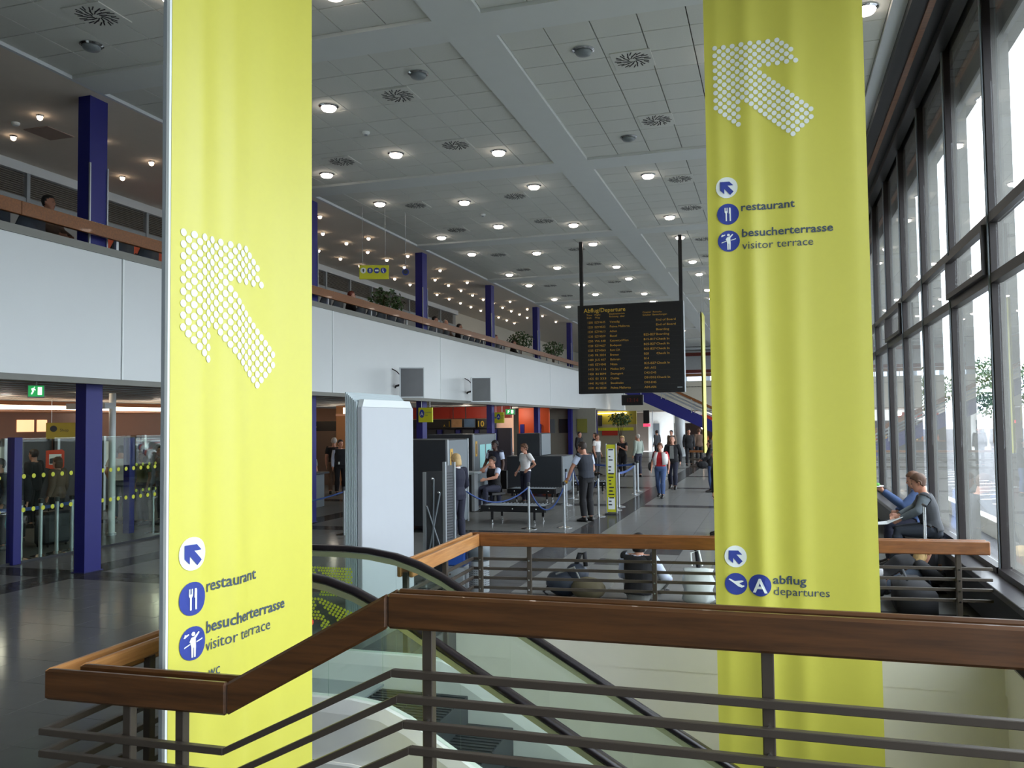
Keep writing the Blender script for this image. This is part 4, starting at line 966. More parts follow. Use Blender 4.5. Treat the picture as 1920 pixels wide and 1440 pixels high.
for i, r in enumerate(rows):
    z = 5.19-.1385*i
    for s, x, w in ((r[0], -5.24, .17), (r[1], -5.02, .32), (r[2], -4.57, .042*len(r[2])), (r[3], -3.58, .34), (r[4], -3.22, .047*len(r[4]))):
        if s: bt(s, x, z, w if s != 'B20' and s != 'B14' else .14, .088)
    MB().bb((-5.44, YB-.010, z-.032), (-2.52, YB-.008, z-.026)).obj('row_line', M_black, bd)
MB().bb((-2.64, YB-.012, 3.24), (-2.5, YB-.008, 3.27)).obj('maker_plate', M_grey, bd)
ck = thing('digital_clock', 'small black digital clock hanging below the departure board', 'clock', (-3.95, YB, 2.78))
MB().bb((-4.26, YB, 2.76), (-3.63, YB+.12, 3.06)).obj('casing', M_black, ck, .01); MB().bb((-4.22, YB-.006, 2.79), (-3.67, YB, 3.03)).obj('face', mat('clock_face', (16, 13, 13), .3), ck)
for x in (-4.2, -3.7): MB().bb((x-.012, YB+.05, 3.05), (x+.012, YB+.07, 3.13)).obj('hanger', M_steel, ck)
mb = text_mb('12:14', .16, (-4.12, YB-.008, 2.85), ux, uz, 0, 'LEFT', 0); obj_raw('digits', mb, mat('dim_red_digits', (96, 30, 24), .5), ck)
# ================================================================ SCREENS ON THE BALCONY FRONT
for i, (y, lab) in enumerate(((21.6, 'flat screen with silver frame on the balcony front, the nearer of the two'), (27.4, 'flat screen with silver frame on the balcony front, the farther of the two'))):
    t = thing('wall_screen', lab, 'screen', (-9.55, y, 3.02))
    R = Matrix.Rotation(R_(24), 3, 'Z'); c = Vector((-9.55, y, 3.43)); w = .68
    def bx(off, d, nm, m, bev=0.): MB().box(c+R @ Vector(off), d, M=R).obj(nm, m, t, bev)
    bx((0, .05, 0), (w, .1, .84), 'housing', M_dkgrey, .01)
    bx((0, -.005, .405), (w, .02, .03), 'frame', M_steel); bx((0, -.005, -.405), (w, .02, .03), 'frame', M_steel); bx((-w/2+.02, -.005, 0), (.04, .02, .84), 'frame', M_steel); bx((w/2-.012, -.005, 0), (.024, .02, .84), 'frame', M_steel)
    bx((0, -.001, 0), (w-.06, .006, .78), 'glass', M_screen)
    MB().tube([c+R @ Vector((-.1, .1, 0)), (BX+.03, y+.1, 3.35), (BX, y+.1, 3.3)], .03).obj('wall_arm', M_black, t)
    MB().tube([c+R @ Vector((-.3, .1, .2)), c+R @ Vector((-.42, .1, .32)), (BX, y-.1, 3.82)], .014).obj('cable', M_black, t)
# ================================================================ YELLOW HANGING SIGNS
def hsign(label, c, w, h, lines, rot=0., arrow=False):
    t = thing('hanging_sign', label, 'sign', (c[0], c[1], c[2]-h/2))
    U = Vector((math.cos(rot), math.sin(rot), 0)); N = Vector((U.y, -U.x, 0)); cc = Vector(c)
    MB().box(cc, (w, .07, h), rot).obj('panel', M_yellow2, t, .003)
    for s in (-.3, .3):
        p = cc+U*(w*s); MB().tube([p+Vector((0, 0, h/2)), (p.x, p.y, 3.045)], .008, 6).obj('hanger', M_steel, t)
    O = cc+N*.036
    k = w/.36
    x0 = -w*.5+(.02+(.08 if arrow else 0))*k
    MB().disc((x0+.07*k, .03*k), .065*k, .003, O, U, (0, 0, 1), 18, ry=.1*k).obj('disc', M_printb, t)
    mb = text_mb('A', .12*k, O+U*(x0+.03*k)+Vector((0, 0, -.015*k))+N*.004, U, (0, 0, 1), .01); obj_raw('lettering', mb, M_printw, t)
    for i, s in enumerate(lines):
        mb = text_mb(s, .055*k, O+U*(x0+.145*k)+Vector((0, 0, .045*k-.075*k*i))+N*.002, U, (0, 0, 1), 0); obj_raw('lettering', mb, M_printg, t)
    if arrow:
        mb = MB().prism([(a_*k, b_*k) for a_, b_ in [(-.03, .01), (.01, .01), (.01, .045), (.05, 0), (.01, -.045), (.01, -.01), (-.03, -.01)]], .003, O+U*(-w*.5+.045*k), U, (0, 0, 1)); mb.obj('arrow', M_printb, t)
hsign('yellow counter sign hanging by the second blue column near the folded partition', (-10.28, 24.3, 2.56), .46, .45, ('counter', '1-8'))
hsign('yellow counter sign hanging by the third blue column next to the exit sign', (-10.33, 31.75, 2.49), .42, .42, ('counter', '9-14'), 0., True)
us = thing('hanging_sign', 'wide yellow sign with a row of four round symbols above the balcony rail', 'sign', (-9.3, 18.5, 5.85))
MB().box((-9.42, 19.05, 6.06), (.72, .07, .34), .35).obj('panel', M_yellow2, us, .003)
U = Vector((math.cos(.35), math.sin(.35), 0)); N = Vector((U.y, -U.x, 0)); O = Vector((-9.42, 19.05, 6.06))+N*.036
for i, kd in enumerate((None, FORK, None, None)):
    x = -.26+.165*i
    MB().disc((x, .04), .072, .003, O, U, (0, 0, 1), 18).obj('disc', M_printw if i == 0 else M_printb, us)
    p = [[(-.012, -.04), (.012, -.04), (.012, .0), (.035, .0), (0, .045), (-.035, .0), (-.012, .0)]] if i == 0 else [[(a*.07, b*.07) for a, b in q] for q in FORK] if i == 1 else [[(-.045, -.02), (.045, -.02), (.045, .02), (-.045, .02)]] if i == 2 else [[(-.02, .05), (.0, .05), (-.005, 0), (.02, -.05), (0, -.055), (-.03, 0)]]
    for q in p: MB().prism([(x+a, .04+b) for a, b in q], .003, O+N*.004, U, (0, 0, 1)).obj('symbol', M_black if i == 0 else M_printw, us)
for s in (-.28, .28): q = O+U*s; MB().tube([q+Vector((0, 0, .17)), (q.x, q.y, 7.72)], .004, 6).obj('hanger', M_steel, us)
rs_ = thing('round_sign', 'small dark round sign beside the wide yellow symbol sign', 'sign', (-9.0, 19.9, 6.2))
MB().disc((0, 0), .085, .03, (-8.86, 19.7, 6.14), U, (0, 0, 1), 20).obj('disc', M_printb, rs_); MB().disc((0, 0), .06, .004, Vector((-8.86, 19.7, 6.14))-N*.0+N*.032, U, (0, 0, 1), 20).obj('centre', M_dkgrey, rs_)
MB().tube([(-8.86, 19.7, 6.22), (-8.86, 19.7, 7.72)], .006, 6).obj('hanger', M_steel, rs_)
def exit_sign(label, c, w, h, rot=0.):
    t = thing('exit_sign', label, 'sign', (c[0], c[1], c[2]-h/2)); cc = Vector(c)
    U = Vector((math.cos(rot), math.sin(rot), 0)); N = Vector((U.y, -U.x, 0)); O = cc+N*.031
    MB().box(cc, (w, .06, h), rot).obj('box', M_grey, t, .004)
    MB().box(cc+N*.03, (w*.9, .006, h*.86), rot).obj('face', M_green, t)
    for q in ([(-.3, -.25), (-.22, -.25), (-.12, .0), (-.16, .16), (-.05, .05), (-.02, .1), (-.13, .26), (-.28, .2), (-.22, -.02)], [(.1, -.3), (.34, -.3), (.34, .32), (.1, .32)], [(-.12, .34), (-.06, .34), (-.06, .28), (-.12, .28)]):
        MB().prism([(a*w, b*h) for a, b in q], .003, O+N*.003, U, (0, 0, 1)).obj('symbol', M_exitw, t)
    MB().tube([cc+Vector((0, 0, h/2)), (c[0], c[1], 3.045)], .01, 6).obj('hanger', M_steel, t)
exit_sign('green running man exit sign near the first blue column', (-11.2, 10.68, 2.88), .24, .2, .75)
exit_sign('green running man exit sign by the orange check-in wall', (-10.75, 34.6, 2.75), .42, .24)
exit_sign('green running man exit sign at the far gallery end', (-10.5, 58.5, 2.8), .55, .3)
# ================================================================ BALCONY SEATS AND PLANTS
sx = None; nseat = 0
for k in range(40):
    y = 8.9+.64*k
    if k == 3: continue
    if k in (7, 13, 14, 18, 24, 25, 30, 31) : continue
    nseat += 1; lab = 'slate blue moulded seat backing onto the balcony rail, %s from the viewer' % nth(nseat)
    if sx is None:
        loc = (-10.92, y, 4.65)
        sx = thing('balcony_chair', lab, 'chair', loc, 0, 'seats along the balcony rail')
        rs = []
        for z, xo, th in ((.42, .0, .03), (.5, .06, .03), (.7, .09, .025), (.88, .14, .02)):
            w = .27 if z < .8 else .22
            rs.append([(loc[0]+xo-th, y-w, loc[2]+z), (loc[0]+xo-.02, y, loc[2]+z), (loc[0]+xo-th, y+w, loc[2]+z), (loc[0]+xo+.01, y+w, loc[2]+z), (loc[0]+xo+.03, y, loc[2]+z), (loc[0]+xo+.01, y-w, loc[2]+z)])
        MB().rings(rs).obj('backrest', M_seat, sx, smooth=True)
        MB().bb((loc[0]-.42, y-.26, loc[2]+.41), (loc[0]+.02, y+.26, loc[2]+.45)).obj('seat', M_seat, sx, .01)
        for a in (-.36, -.04): MB().tube([(loc[0]+a, y, loc[2]), (loc[0]+a, y, loc[2]+.42)], .02).obj('leg', M_steel, sx)
    else: dup(sx, (-10.92, y, 4.65), None, lab)
bagt = thing('teal_bag', 'teal bag on a balcony seat near the first banner', 'bag', (-10.6, 12.45, 5.1))
MB().ball((-11.1, 12.74, 5.22), (.1, .22, .16)).obj('body', mat('teal_nylon', (40, 110, 112), .6), bagt, smooth=True); MB().tube([(-11.1, 12.6, 5.36), (-11.1, 12.74, 5.46), (-11.1, 12.88, 5.36)], .012).obj('handle', M_black, bagt)
def leaves(mb, c, r, n, ln, rnd, droop=.4):
    for _ in range(n):
        while True:
            d = Vector((rnd.uniform(-1, 1), rnd.uniform(-1, 1), rnd.uniform(-1, 1)))
            if d.length < 1: break
        p = Vector(c)+Vector((d.x*r[0], d.y*r[1], d.z*r[2])); dr = Vector((rnd.uniform(-1, 1), rnd.uniform(-1, 1), rnd.uniform(-1, .5)-droop)).normalized()
        s = dr.cross(Vector((rnd.uniform(-1, 1), rnd.uniform(-1, 1), rnd.uniform(-1, 1)))).normalized()*ln*.28; L = ln*rnd.uniform(.7, 1.2)
        o = len(mb.v); mb.v += [tuple(p), tuple(p+dr*L*.5+s), tuple(p+dr*L), tuple(p+dr*L*.5-s)]; mb.f += [(o, o+1, o+2, o+3)]
def plant(label, x, y, z0, top, r, seed, n=420, ln=.13):
    t = thing('potted_ficus', label, 'plant', (x, y, z0)); rn_ = random.Random(seed)
    MB().lathe([(.16, 0), (.2, .3), (.21, .32), (.18, .32), (.17, .28)], (x, y, z0), 18).obj('pot', M_pot, t)
    mb = MB()
    for a in range(5):
        b = a*1.3+seed; mb.tube([(x, y, z0+.28), (x+.06*math.cos(b), y+.06*math.sin(b), (z0+top)/2), (x+r*.5*math.cos(b), y+r*.5*math.sin(b), top-.15)], [.02, .015, .006], 6)
    mb.obj('stem', M_bark, t)
    mb = MB(); leaves(mb, (x, y, top-.42), (r, r, .42), n, ln, rn_); stuff(mb.obj('foliage', M_leaf, t)); return t
plant('bushy potted ficus at the third balcony column', -10.98, 22.95, 4.66, 6.35, .55, 1)
plant('taller potted ficus by the fifth balcony column', -11.1, 37.4, 4.66, 6.5, .62, 2)
plant('potted ficus by the sixth balcony column', -11.1, 43.5, 4.66, 6.6, .6, 3)
plant('tall dark potted ficus on the hall floor under the far gallery', -9.0, 51.5, 0, 2.9, .7, 4, 300, .2)
# ================================================================ GLASS SCREEN UNDER THE BALCONY
gs = thing('glass_screen', 'glass screen with two rows of lime dots between low blue posts', 'partition', (-12.3, 12, 0))
for y in (9.4, 11.33, 13.12, 16.6):
    MB().bb((-12.4, y-.08, 0), (-12.24, y+.08, 2.14)).obj('post', M_blue, gs, .004)
for y0, y1 in ((7.6, 9.3), (9.48, 11.25), (11.41, 13.04), (13.2, 16.52)):
    MB().bb((-12.325, y0, .04), (-12.315, y1, 2.12)).obj('glass_panel', M_pane2, gs)
    d = MB(); n = int((y1-y0)/.205)
    for k in range(n):
        for z in (1.47, .9): d.disc((y0+.1+.205*k, z), .04, .003, (-12.312, 0, 0), (0, 1, 0), (0, 0, 1), 14)
    stuff(d.obj('dot_print', mat('lime_print', (212, 216, 60), .5, emit=0), gs))
    MB().bb((-12.33, y0, 0), (-12.31, y1, .04)).obj('floor_channel', M_dkgrey, gs)
g2 = thing('glass_screen', 'shorter second glass screen behind with one blue post', 'partition', (-13.44, 15.3, 0))
MB().bb((-13.52, 15.2, 0), (-13.36, 15.36, 2.06)).obj('post', M_blue, g2, .004); MB().bb((-13.45, 15.4, .04), (-13.44, 19, 2.04)).obj('glass_panel', M_pane2, g2)
d = MB()
for k in range(16):
    for z in (1.47, .9): d.disc((15.5+.2*k, z), .035, .003, (-13.437, 0, 0), (0, 1, 0), (0, 0, 1), 12)
stuff(d.obj('dot_print', MATS['lime_print'], g2))
# ================================================================ BARRIER POSTS AND ROPES
def barrier(label, x, y, h=.98, r=.025, base=.17, m=None, group=None, head=True):
    t = thing('barrier_post', label, 'barrier post', (x, y, 0), 0, group)
    MB().lathe([(base, 0), (base, .012), (base*.5, .03), (r*1.3, .045)], (x, y, 0), 24).obj('base', M_chrome, t)
    MB().lathe([(r, .03), (r, h-.05)], (x, y, 0), 14).obj('pole', m or M_steel, t, smooth=False)
    if head: MB().lathe([(r*1.35, h-.08), (r*1.4, h-.02), (r*1.1, h), (.005, h+.004)], (x, y, 0), 14).obj('head', M_dkgrey, t)
    return t
bp = {'a': (-5.12, 17.75), 'b': (-4.42, 18.1), 'c': (-5.8, 24.9), 'd': (-4.14, 20.45), 'e': (-4.06, 22.85), 'f': (-4.25, 26.7), 'g': (-4.35, 28.0), 'h': (-5.55, 23.0), 'i': (-8.62, 16.0), 'j': (-12.9, 15.4), 'k': (-4.0, 22.0)}
lb = dict(a='silver rope post in front of the low black roller table', b='silver rope post just before the man in the charcoal waistcoat', c='silver rope post farther back beside the farthest scanner', d='silver rope post right behind the man in the charcoal waistcoat', e='silver belt post just behind the narrow yellow sign',
          f='stout silver belt post at the open end of the blue belt', g='stout silver belt post behind the open belt end', h='slim silver rope post with its foot by the grey scanner side', i='chrome rope post to the side of the folded partition', j='chrome belt post behind the dotted glass screen', k='silver belt post hidden close to the narrow yellow sign')
for k, (x, y) in bp.items(): barrier(lb[k], x, y, 1.0, .042 if k in 'fg' else .026)
for i, y in enumerate((11.75, 12.17, 12.53, 12.88)):
    barrier('%s of four pale belt posts behind the dotted glass screen' % ('nearest', 'second', 'third', 'farthest')[i], -12.62, y, 1.03, .035, .17)
def rope(label, a, b, sag, r=.016, z=.9, belt=False):
    a = Vector((a[0], a[1], z)); b = Vector((b[0], b[1], z)); pts = [a.lerp(b, i/12)-Vector((0, 0, sag*4*(i/12)*(1-i/12))) for i in range(13)]
    t = thing('barrier_belt' if belt else 'barrier_rope', label, 'barrier', (a.x, a.y, 0))
    if belt:
        d = (b-a).normalized(); s = Vector((-d.y, d.x, 0))*.004
        MB().rings([[p+s+Vector((0, 0, .03)), p-s+Vector((0, 0, .03)), p-s-Vector((0, 0, .03)), p+s-Vector((0, 0, .03))] for p in pts]).obj('webbing', M_rope, t)
    else:
        MB().tube(pts, r, 8).obj('cord', M_rope, t, smooth=True)
    for q in (a, b): MB().ball(q, (.022, .022, .03)).obj('end_fitting', M_chrome, t)
rope('blue rope sagging deeply between the two nearest rope posts', bp['a'], bp['b'], .5)
rope('blue rope rising from the perforated screen to the nearest rope post', (-6.15, 16.6), bp['a'], .28)
rope('blue rope running back past the grey scanner side', bp['b'], bp['h'], .12)
rope('blue rope between the scanner side and the farthest rope post', bp['h'], bp['c'], .3)
rope('blue rope hanging behind the man in the charcoal waistcoat', bp['d'], bp['c'], .5)
rope('blue belt stretched from the narrow yellow sign to the open belt end', bp['e'], bp['f'], .05, belt=True)
rope('blue belt from the stout post back toward the scanners', bp['g'], (-6.2, 28.4), .08, belt=True)
rope('blue belt across the four pale posts behind the dotted glass', (-12.62, 11.3), (-12.62, 13.0), .03, belt=True)
rope('blue rope from the chrome post toward the check-in queue', bp['i'], (-10.7, 14.6), .22)
# ================================================================ SECURITY MACHINES
def steel_leg(t, x, y, z):
    MB().bb((x-.025, y-.025, .1), (x+.025, y+.025, z)).obj('leg', M_black, t); MB().lathe([(.03, 0), (.03, .02), (.014, .03), (.014, .1)], (x, y, 0), 10).obj('foot', M_chrome, t)
def roller_table(label, x0, x1, y0, y1, z=.42):
    t = thing('roller_table', label, 'table', ((x0+x1)/2, (y0+y1)/2, 0))
    for y in (y0, y1): MB().bb((x0, y-.02, z-.14), (x1, y+.02, z)).obj('side_beam', M_black, t, .004)
    for x in (x0, x1): MB().bb((x-.02, y0, z-.14), (x+.02, y1, z)).obj('end_beam', M_black, t)
    n = int((x1-x0)/.085)
    for k in range(n): MB().tube([(x0+.06+.085*k, y0+.02, z-.03), (x0+.06+.085*k, y1-.02, z-.03)], .03, 8).obj('roller', M_midgrey, t)
    for x in (x0+.25, x1-.25):
        for y in (y0+.03, y1-.03): steel_leg(t, x, y, z-.1)
    for k in range(3): MB().ball((x0+.2+(x1-x0-.4)*k/2, y0-.022, z-.07), .02, 8, 6).obj('bolt', M_chrome, t)
roller_table('low black roller table on silver feet nearest the stair well', -6.45, -4.95, 18.45, 19.25)
roller_table('low black roller table in front of the farthest scanner', -7.4, -6.0, 23.5, 24.2, .4)
roller_table('low black roller table beside the man with the yellow gloves', -6.3, -5.0, 26.6, 27.3, .4)
def scanner(label, x0, x1, y0, y1, top, hood=None, posters=False, tag_=True):
    t = thing('baggage_scanner', label, 'scanner', ((x0+x1)/2, (y0+y1)/2, 0))
    hb = top if hood is None else hood[2]
    MB().bb((x0, y0, .12), (x1, y1, hb)).obj('front_housing', M_dkgrey, t, .012)
    MB().bb((x1-.01, y0+.06, .14), (x1+.03, y1-.02, hb-.02)).obj('side_panel', M_midgrey, t, .006)  # grey sheet on the window side, daylight on that face put into its colour
    for y in (y0+.02, y1-.04): MB().bb((x1-.0, y-.02, .1), (x1+.045, y+.03, hb)).obj('corner_strip', M_steel, t)
    if hood: MB().bb((hood[0], y0+.1, hb), (hood[1], y1, top)).obj('upper_housing', M_dkgrey, t, .012); MB().bb((hood[1]-.01, y0+.2, hb+.02), (hood[1]+.03, y1-.1, top-.02)).obj('side_panel', M_midgrey, t, .006)  # upper housing gets the same paler sheet for its lit side
    for x in (x0+.15, x1-.15):
        for y in (y0+.15, y1-.15): MB().lathe([(.06, .03), (.06, .09), (.03, .12)], (x, y, 0), 10).obj('caster', M_black, t); MB().lathe([(.07, 0), (.07, .03)], (x, y, 0), 10).obj('caster', M_black, t)
    if tag_:
        MB().bb((x1+.03, y0+.18, top-.62), (x1+.036, y0+.34, top-.2)).obj('warning_plate', mat('amber_plate', (208, 160, 60), .5), t); MB().bb((x1+.036, y0+.24, top-.55), (x1+.038, y0+.28, top-.27)).obj('warning_mark', M_black, t)
    MB().bb((x0+.3, y0-.004, hb-.5), (x0+.5, y0, hb-.46)).obj('name_plate', M_grey, t)
    if posters:
        for k in range(2): MB().bb((x1+.03, y0+.55+.55*k, top-.95), (x1+.036, y0+1.0+.55*k, top-.3)).obj('notice', mat('aqua_notice', (150, 206, 206), .6), t)
    return t
scanner('tall dark baggage scanner nearest the folded partition', -8.2, -6.66, 16.8, 18.1, 1.95)
scanner('dark baggage scanner with two aqua notices on its side', -9.4, -8.05, 22.3, 24.3, 1.98, posters=True)
scanner('low dark baggage scanner with a taller block on top, farthest of the three', -8.03, -6.27, 25.4, 26.8, 1.95, hood=(-7.72, -6.97, 1.25), tag_=False)
cb = thing('scanner_console', 'grey console with a framed dark panel beside the seated officer', 'console', (-7.7, 20.9, 0))
MB().bb((-8.5, 20.8, .02), (-7.52, 21.0, .98)).obj('dark_panel', M_dkgrey, cb, .006); MB().bb((-7.52, 20.76, .02), (-7.44, 21.04, 1.0)).obj('upright', M_steel, cb); MB().bb((-8.6, 20.76, .96), (-7.44, 21.5, 1.02)).obj('top', M_grey, cb, .006); MB().bb((-7.52, 21.04, .02), (-7.46, 21.6, .75)).obj('side_panel', M_midgrey, cb)
bx_ = thing('cardboard_box', 'brown cardboard box standing on the grey console', 'box', (-8.0, 21.15, 1.02))
MB().bb((-8.3, 20.9, 1.02), (-7.85, 21.35, 1.3)).obj('carton', M_card, bx_, .006); MB().bb((-8.3, 21.1, 1.3), (-7.85, 21.15, 1.303)).obj('tape', mat('packing_tape', (190, 160, 120), .4), bx_)
ch = thing('office_chair', 'black office chair under the seated officer', 'chair', (-7.15, 21.5, 0), R_(150))
for nm, mb in (('seat', MB().box((0, .05, .43), (.48, .48, .07))), ('backrest', MB().box((0, -.27, .78), (.44, .06, .5))), ('back_post', MB().box((0, -.27, .5), (.07, .03, .3))), ('column', MB().tube([(0, 0, .08), (0, 0, .4)], .03))): mb.obj(nm, M_black, ch, .012 if nm in ('seat', 'backrest') else 0, world=False)
for k in range(5):
    a = 2*math.pi*k/5; f = MB().tube([(0, 0, .1), (.3*math.cos(a), .3*math.sin(a), .06)], [.03, .02]).obj('foot', M_black, ch, world=False); MB().ball((.3*math.cos(a), .3*math.sin(a), .03), .03).obj('caster', M_black, f, world=False)
# perforated screens
sc = thing('perforated_screen', 'dark perforated screens between silver uprights beside the folded partition', 'screen', (-4.7, 11.6, 0))
xa = [(-4.89, 11.5, 1.59), (-4.62, 11.6, 1.735), (-4.56, 11.82, 1.725)]
for x, y, h in xa: MB().bb((x-.022, y-.022, 0), (x+.022, y+.022, h)).obj('upright', M_steel, sc)
def slab(a, b, z0, z1, nm, m):
    d = Vector((b[0]-a[0], b[1]-a[1], 0)); MB().box(((a[0]+b[0])/2, (a[1]+b[1])/2, (z0+z1)/2), (d.length-.05, .015, z1-z0), math.atan2(d.y, d.x)).obj(nm, m, sc)
slab(xa[0], xa[1], .1, 1.6, 'dark_panel', mat('smoked_panel', (36, 38, 42), .2)); slab(xa[1], xa[2], .1, 1.68, 'perforated_panel', mat('perforated_dark', (60, 63, 68), .5))
d = Vector((xa[2][0]-xa[1][0], xa[2][1]-xa[1][1], 0)).normalized(); hb = MB()
for j in range(34):
    for i in range(6): p = Vector((xa[1][0], xa[1][1], .25+.04*j))+d*(.035+.03*i); hb.disc((0, 0), .008, .004, p-Vector((d.y, -d.x, 0))*(-.008), d, (0, 0, 1), 6)
stuff(hb.obj('perforations', M_black, sc))
for a, b in (((0.04, .3), (.23, 1.3)), ((.04, 1.1), (.23, .5)), ((.13, .1), (.13, 1.5))):
    MB().tube([(xa[0][0]+a[0], xa[0][1]-.02, a[1]), (xa[0][0]+b[0], xa[0][1]+.03, b[1])], .012, 6).obj('strut', M_midgrey, sc)
    for q in (a, b): MB().ball((xa[0][0]+q[0], xa[0][1]-.03, q[1]), .018, 8, 6).obj('stud', M_chrome, sc)
for x, y, h in xa: MB().bb((x-.06, y-.2, 0), (x+.06, y+.2, .02)).obj('foot', M_dkgrey, sc)
# narrow yellow totem
tt = thing('totem_sign', 'narrow upright yellow sign board with small text standing behind the waistcoated man', 'sign', (-3.92, 21.1, 0))
MB().bb((-4.03, 20.98, .05), (-3.80, 21.05, 1.72)).obj('board', M_yellow2, tt, .004); MB().bb((-4.05, 20.97, .02), (-4.03, 21.06, 1.74)).obj('frame', M_steel, tt); MB().bb((-3.80, 20.97, .02), (-3.78, 21.06, 1.74)).obj('frame', M_steel, tt); MB().bb((-4.06, 20.85, 0), (-3.77, 21.18, .03)).obj('foot', M_dkgrey, tt)
MB().bb((-4.0, 20.976, 1.02), (-3.83, 20.98, 1.62)).obj('notice', M_printw, tt)
MB().bb((-4.0, 20.976, .12), (-3.83, 20.98, .42)).obj('notice', M_printw, tt)
tl = MB(); rt = random.Random(5)
for k in range(17):
    z = 1.58-.085*k
    if rt.random() < .8: tl.bb((-3.99+.02*rt.random(), 20.972, z), (-3.93+.09*rt.random(), 20.976, z+.03))
stuff(tl.obj('small_print', M_dkgrey, tt))
# ================================================================ BINS, BAGS
bn = thing('waste_bin', 'round silver perforated waste bin with dark rim behind the wooden railing', 'bin', (-3.92, 11.1, 0))
MB().lathe([(.14, 0), (.14, .62)], (-3.92, 11.1, 0), 24, False).obj('drum', M_steel, bn, smooth=True); MB().lathe([(.135, .42), (.148, .42), (.15, .64), (.14, .65), (.13, .63), (.13, .1), (.01, .1)], (-3.92, 11.1, 0), 24, False).obj('rim', M_midgrey, bn, smooth=True)
hb = MB()
for j in range(10):
    for i in range(30):
        a = 2*math.pi*i/30; c = Vector((-3.92+.141*math.cos(a), 11.1+.141*math.sin(a), .08+.03*j)); hb.disc((0, 0), .007, .002, c, (-math.sin(a), math.cos(a), 0), (0, 0, 1), 6)
stuff(hb.obj('perforations', M_dkgrey, bn))
b2 = thing('waste_bin', 'blue topped perforated waste bin beside the round silver one', 'bin', (-4.22, 11.15, 0))
MB().bb((-4.36, 11.0, 0), (-4.1, 11.28, .34)).obj('drum', M_steel, b2, .02); MB().bb((-4.37, 10.99, .34), (-4.09, 11.29, .62)).obj('blue_hood', mat('blue_plastic', (36, 84, 176), .4), b2, .02); MB().bb((-4.35, 10.95, .62), (-4.05, 11.15, .65)).obj('yellow_flap', M_yellow2, b2, .004); MB().bb((-4.2, 11.05, .65), (-4.0, 11.25, .72)).obj('black_lid', M_black, b2, .01)
bk = thing('backpack', 'dark blue and khaki backpack lying on the floor behind the railing', 'backpack', (-2.65, 11.05, 0))
MB().ball((-2.72, 11.1, .17), (.26, .2, .18)).ball((-2.55, 11.1, .28), (.16, .14, .16)).obj('body', mat('navy_nylon', (44, 52, 66), .6, var=.3, bump=.3, bscale=20), bk, smooth=True)
MB().ball((-2.38, 10.98, .13), (.24, .16, .15)).obj('khaki_pocket', mat('khaki_nylon', (92, 84, 62), .75, var=.3), bk, smooth=True); MB().tube([(-2.56, 11.08, .4), (-2.5, 11.06, .56), (-2.44, 11.08, .58), (-2.42, 11.05, .4)], .03).obj('strap', C_black, bk, smooth=True); MB().tube([(-2.9, 11.0, .15), (-2.98, 10.98, .06), (-2.92, 10.95, .03)], .015).obj('strap', C_black, bk); MB().tube([(-2.8, 10.95, .3), (-2.55, 10.95, .4), (-2.45, 10.92, .2)], .014).obj('piping', C_grey, bk)
pb = thing('carrier_bag', 'white plastic carrier bag on the floor beside the seated man', 'bag', (-.98, 11.05, 0)); rb = random.Random(3)
rs = []
for z, rx, ry in ((0, .15, .1), (.05, .19, .13), (.16, .17, .12), (.26, .2, .12), (.36, .17, .07), (.43, .19, .05)):
    rs.append([(-.98+rx*(1+.16*rb.uniform(-1, 1))*math.cos(2*math.pi*k/18), 11.05+ry*(1+.2*rb.uniform(-1, 1))*math.sin(2*math.pi*k/18), z) for k in range(18)])
MB().rings(rs).obj('body', mat('white_polythene', (200, 208, 206), .35, var=.12, scale=10), pb, smooth=True); MB().tube([(-1.05, 11.05, .46), (-1.06, 11.05, .62), (-.96, 11.05, .66), (-.92, 11.05, .46)], .012).obj('handle', M_printw, pb)
um = thing('umbrella', 'dark folded umbrella handle standing in the white carrier bag', 'umbrella', (-.98, 11.1, .3)); MB().tube([(-.96, 11.12, .3), (-.99, 11.12, .62), (-1.02, 11.12, .74)], [.03, .028, .015]).obj('canopy', C_black, um); MB().tube([(-1.02, 11.12, .74), (-1.03, 11.12, .8)], .012).obj('grip', M_chrome, um)
su = thing('trolley_case', 'dark trolley case with raised chrome handle and striped bag by the window bench', 'suitcase', (1.95, 12.55, 0))
MB().bb((1.78, 12.35, .06), (2.0, 12.8, .62)).obj('shell', C_black, su, .04)
for y in (12.5, 12.62): MB().tube([(1.88, y, .62), (1.88, y, 1.12)], .011).obj('handle_tube', M_chrome, su)
MB().tube([(1.88, 12.46, 1.13), (1.88, 12.66, 1.13)], .018).obj('grip', M_black, su); MB().ball((1.9, 12.52, .64), (.09, .13, .05)).obj('striped_bag', mat('zebra_cloth', (150, 150, 146), .7, var=.8, scale=4, stretch=(1, 12, 1)), su, smooth=True)
for y in (12.4, 12.74): MB().ball((1.9, y, .03), .03).obj('wheel', M_black, su)
rk = thing('rucksack', 'black rucksack with white pattern lying among the luggage', 'backpack', (1.05, 11.6, 0)); MB().ball((1.05, 11.6, .22), (.24, .18, .22)).obj('body', C_black, rk, smooth=True); MB().ball((1.1, 11.5, .4), (.14, .12, .12)).obj('patterned_flap', mat('patterned_cloth', (150, 150, 150), .8, var=.9, scale=22), rk, smooth=True)
MB().tube([(.9, 11.45, .3), (.85, 11.4, .15), (.95, 11.42, .05)], .018).obj('strap', C_grey, rk)
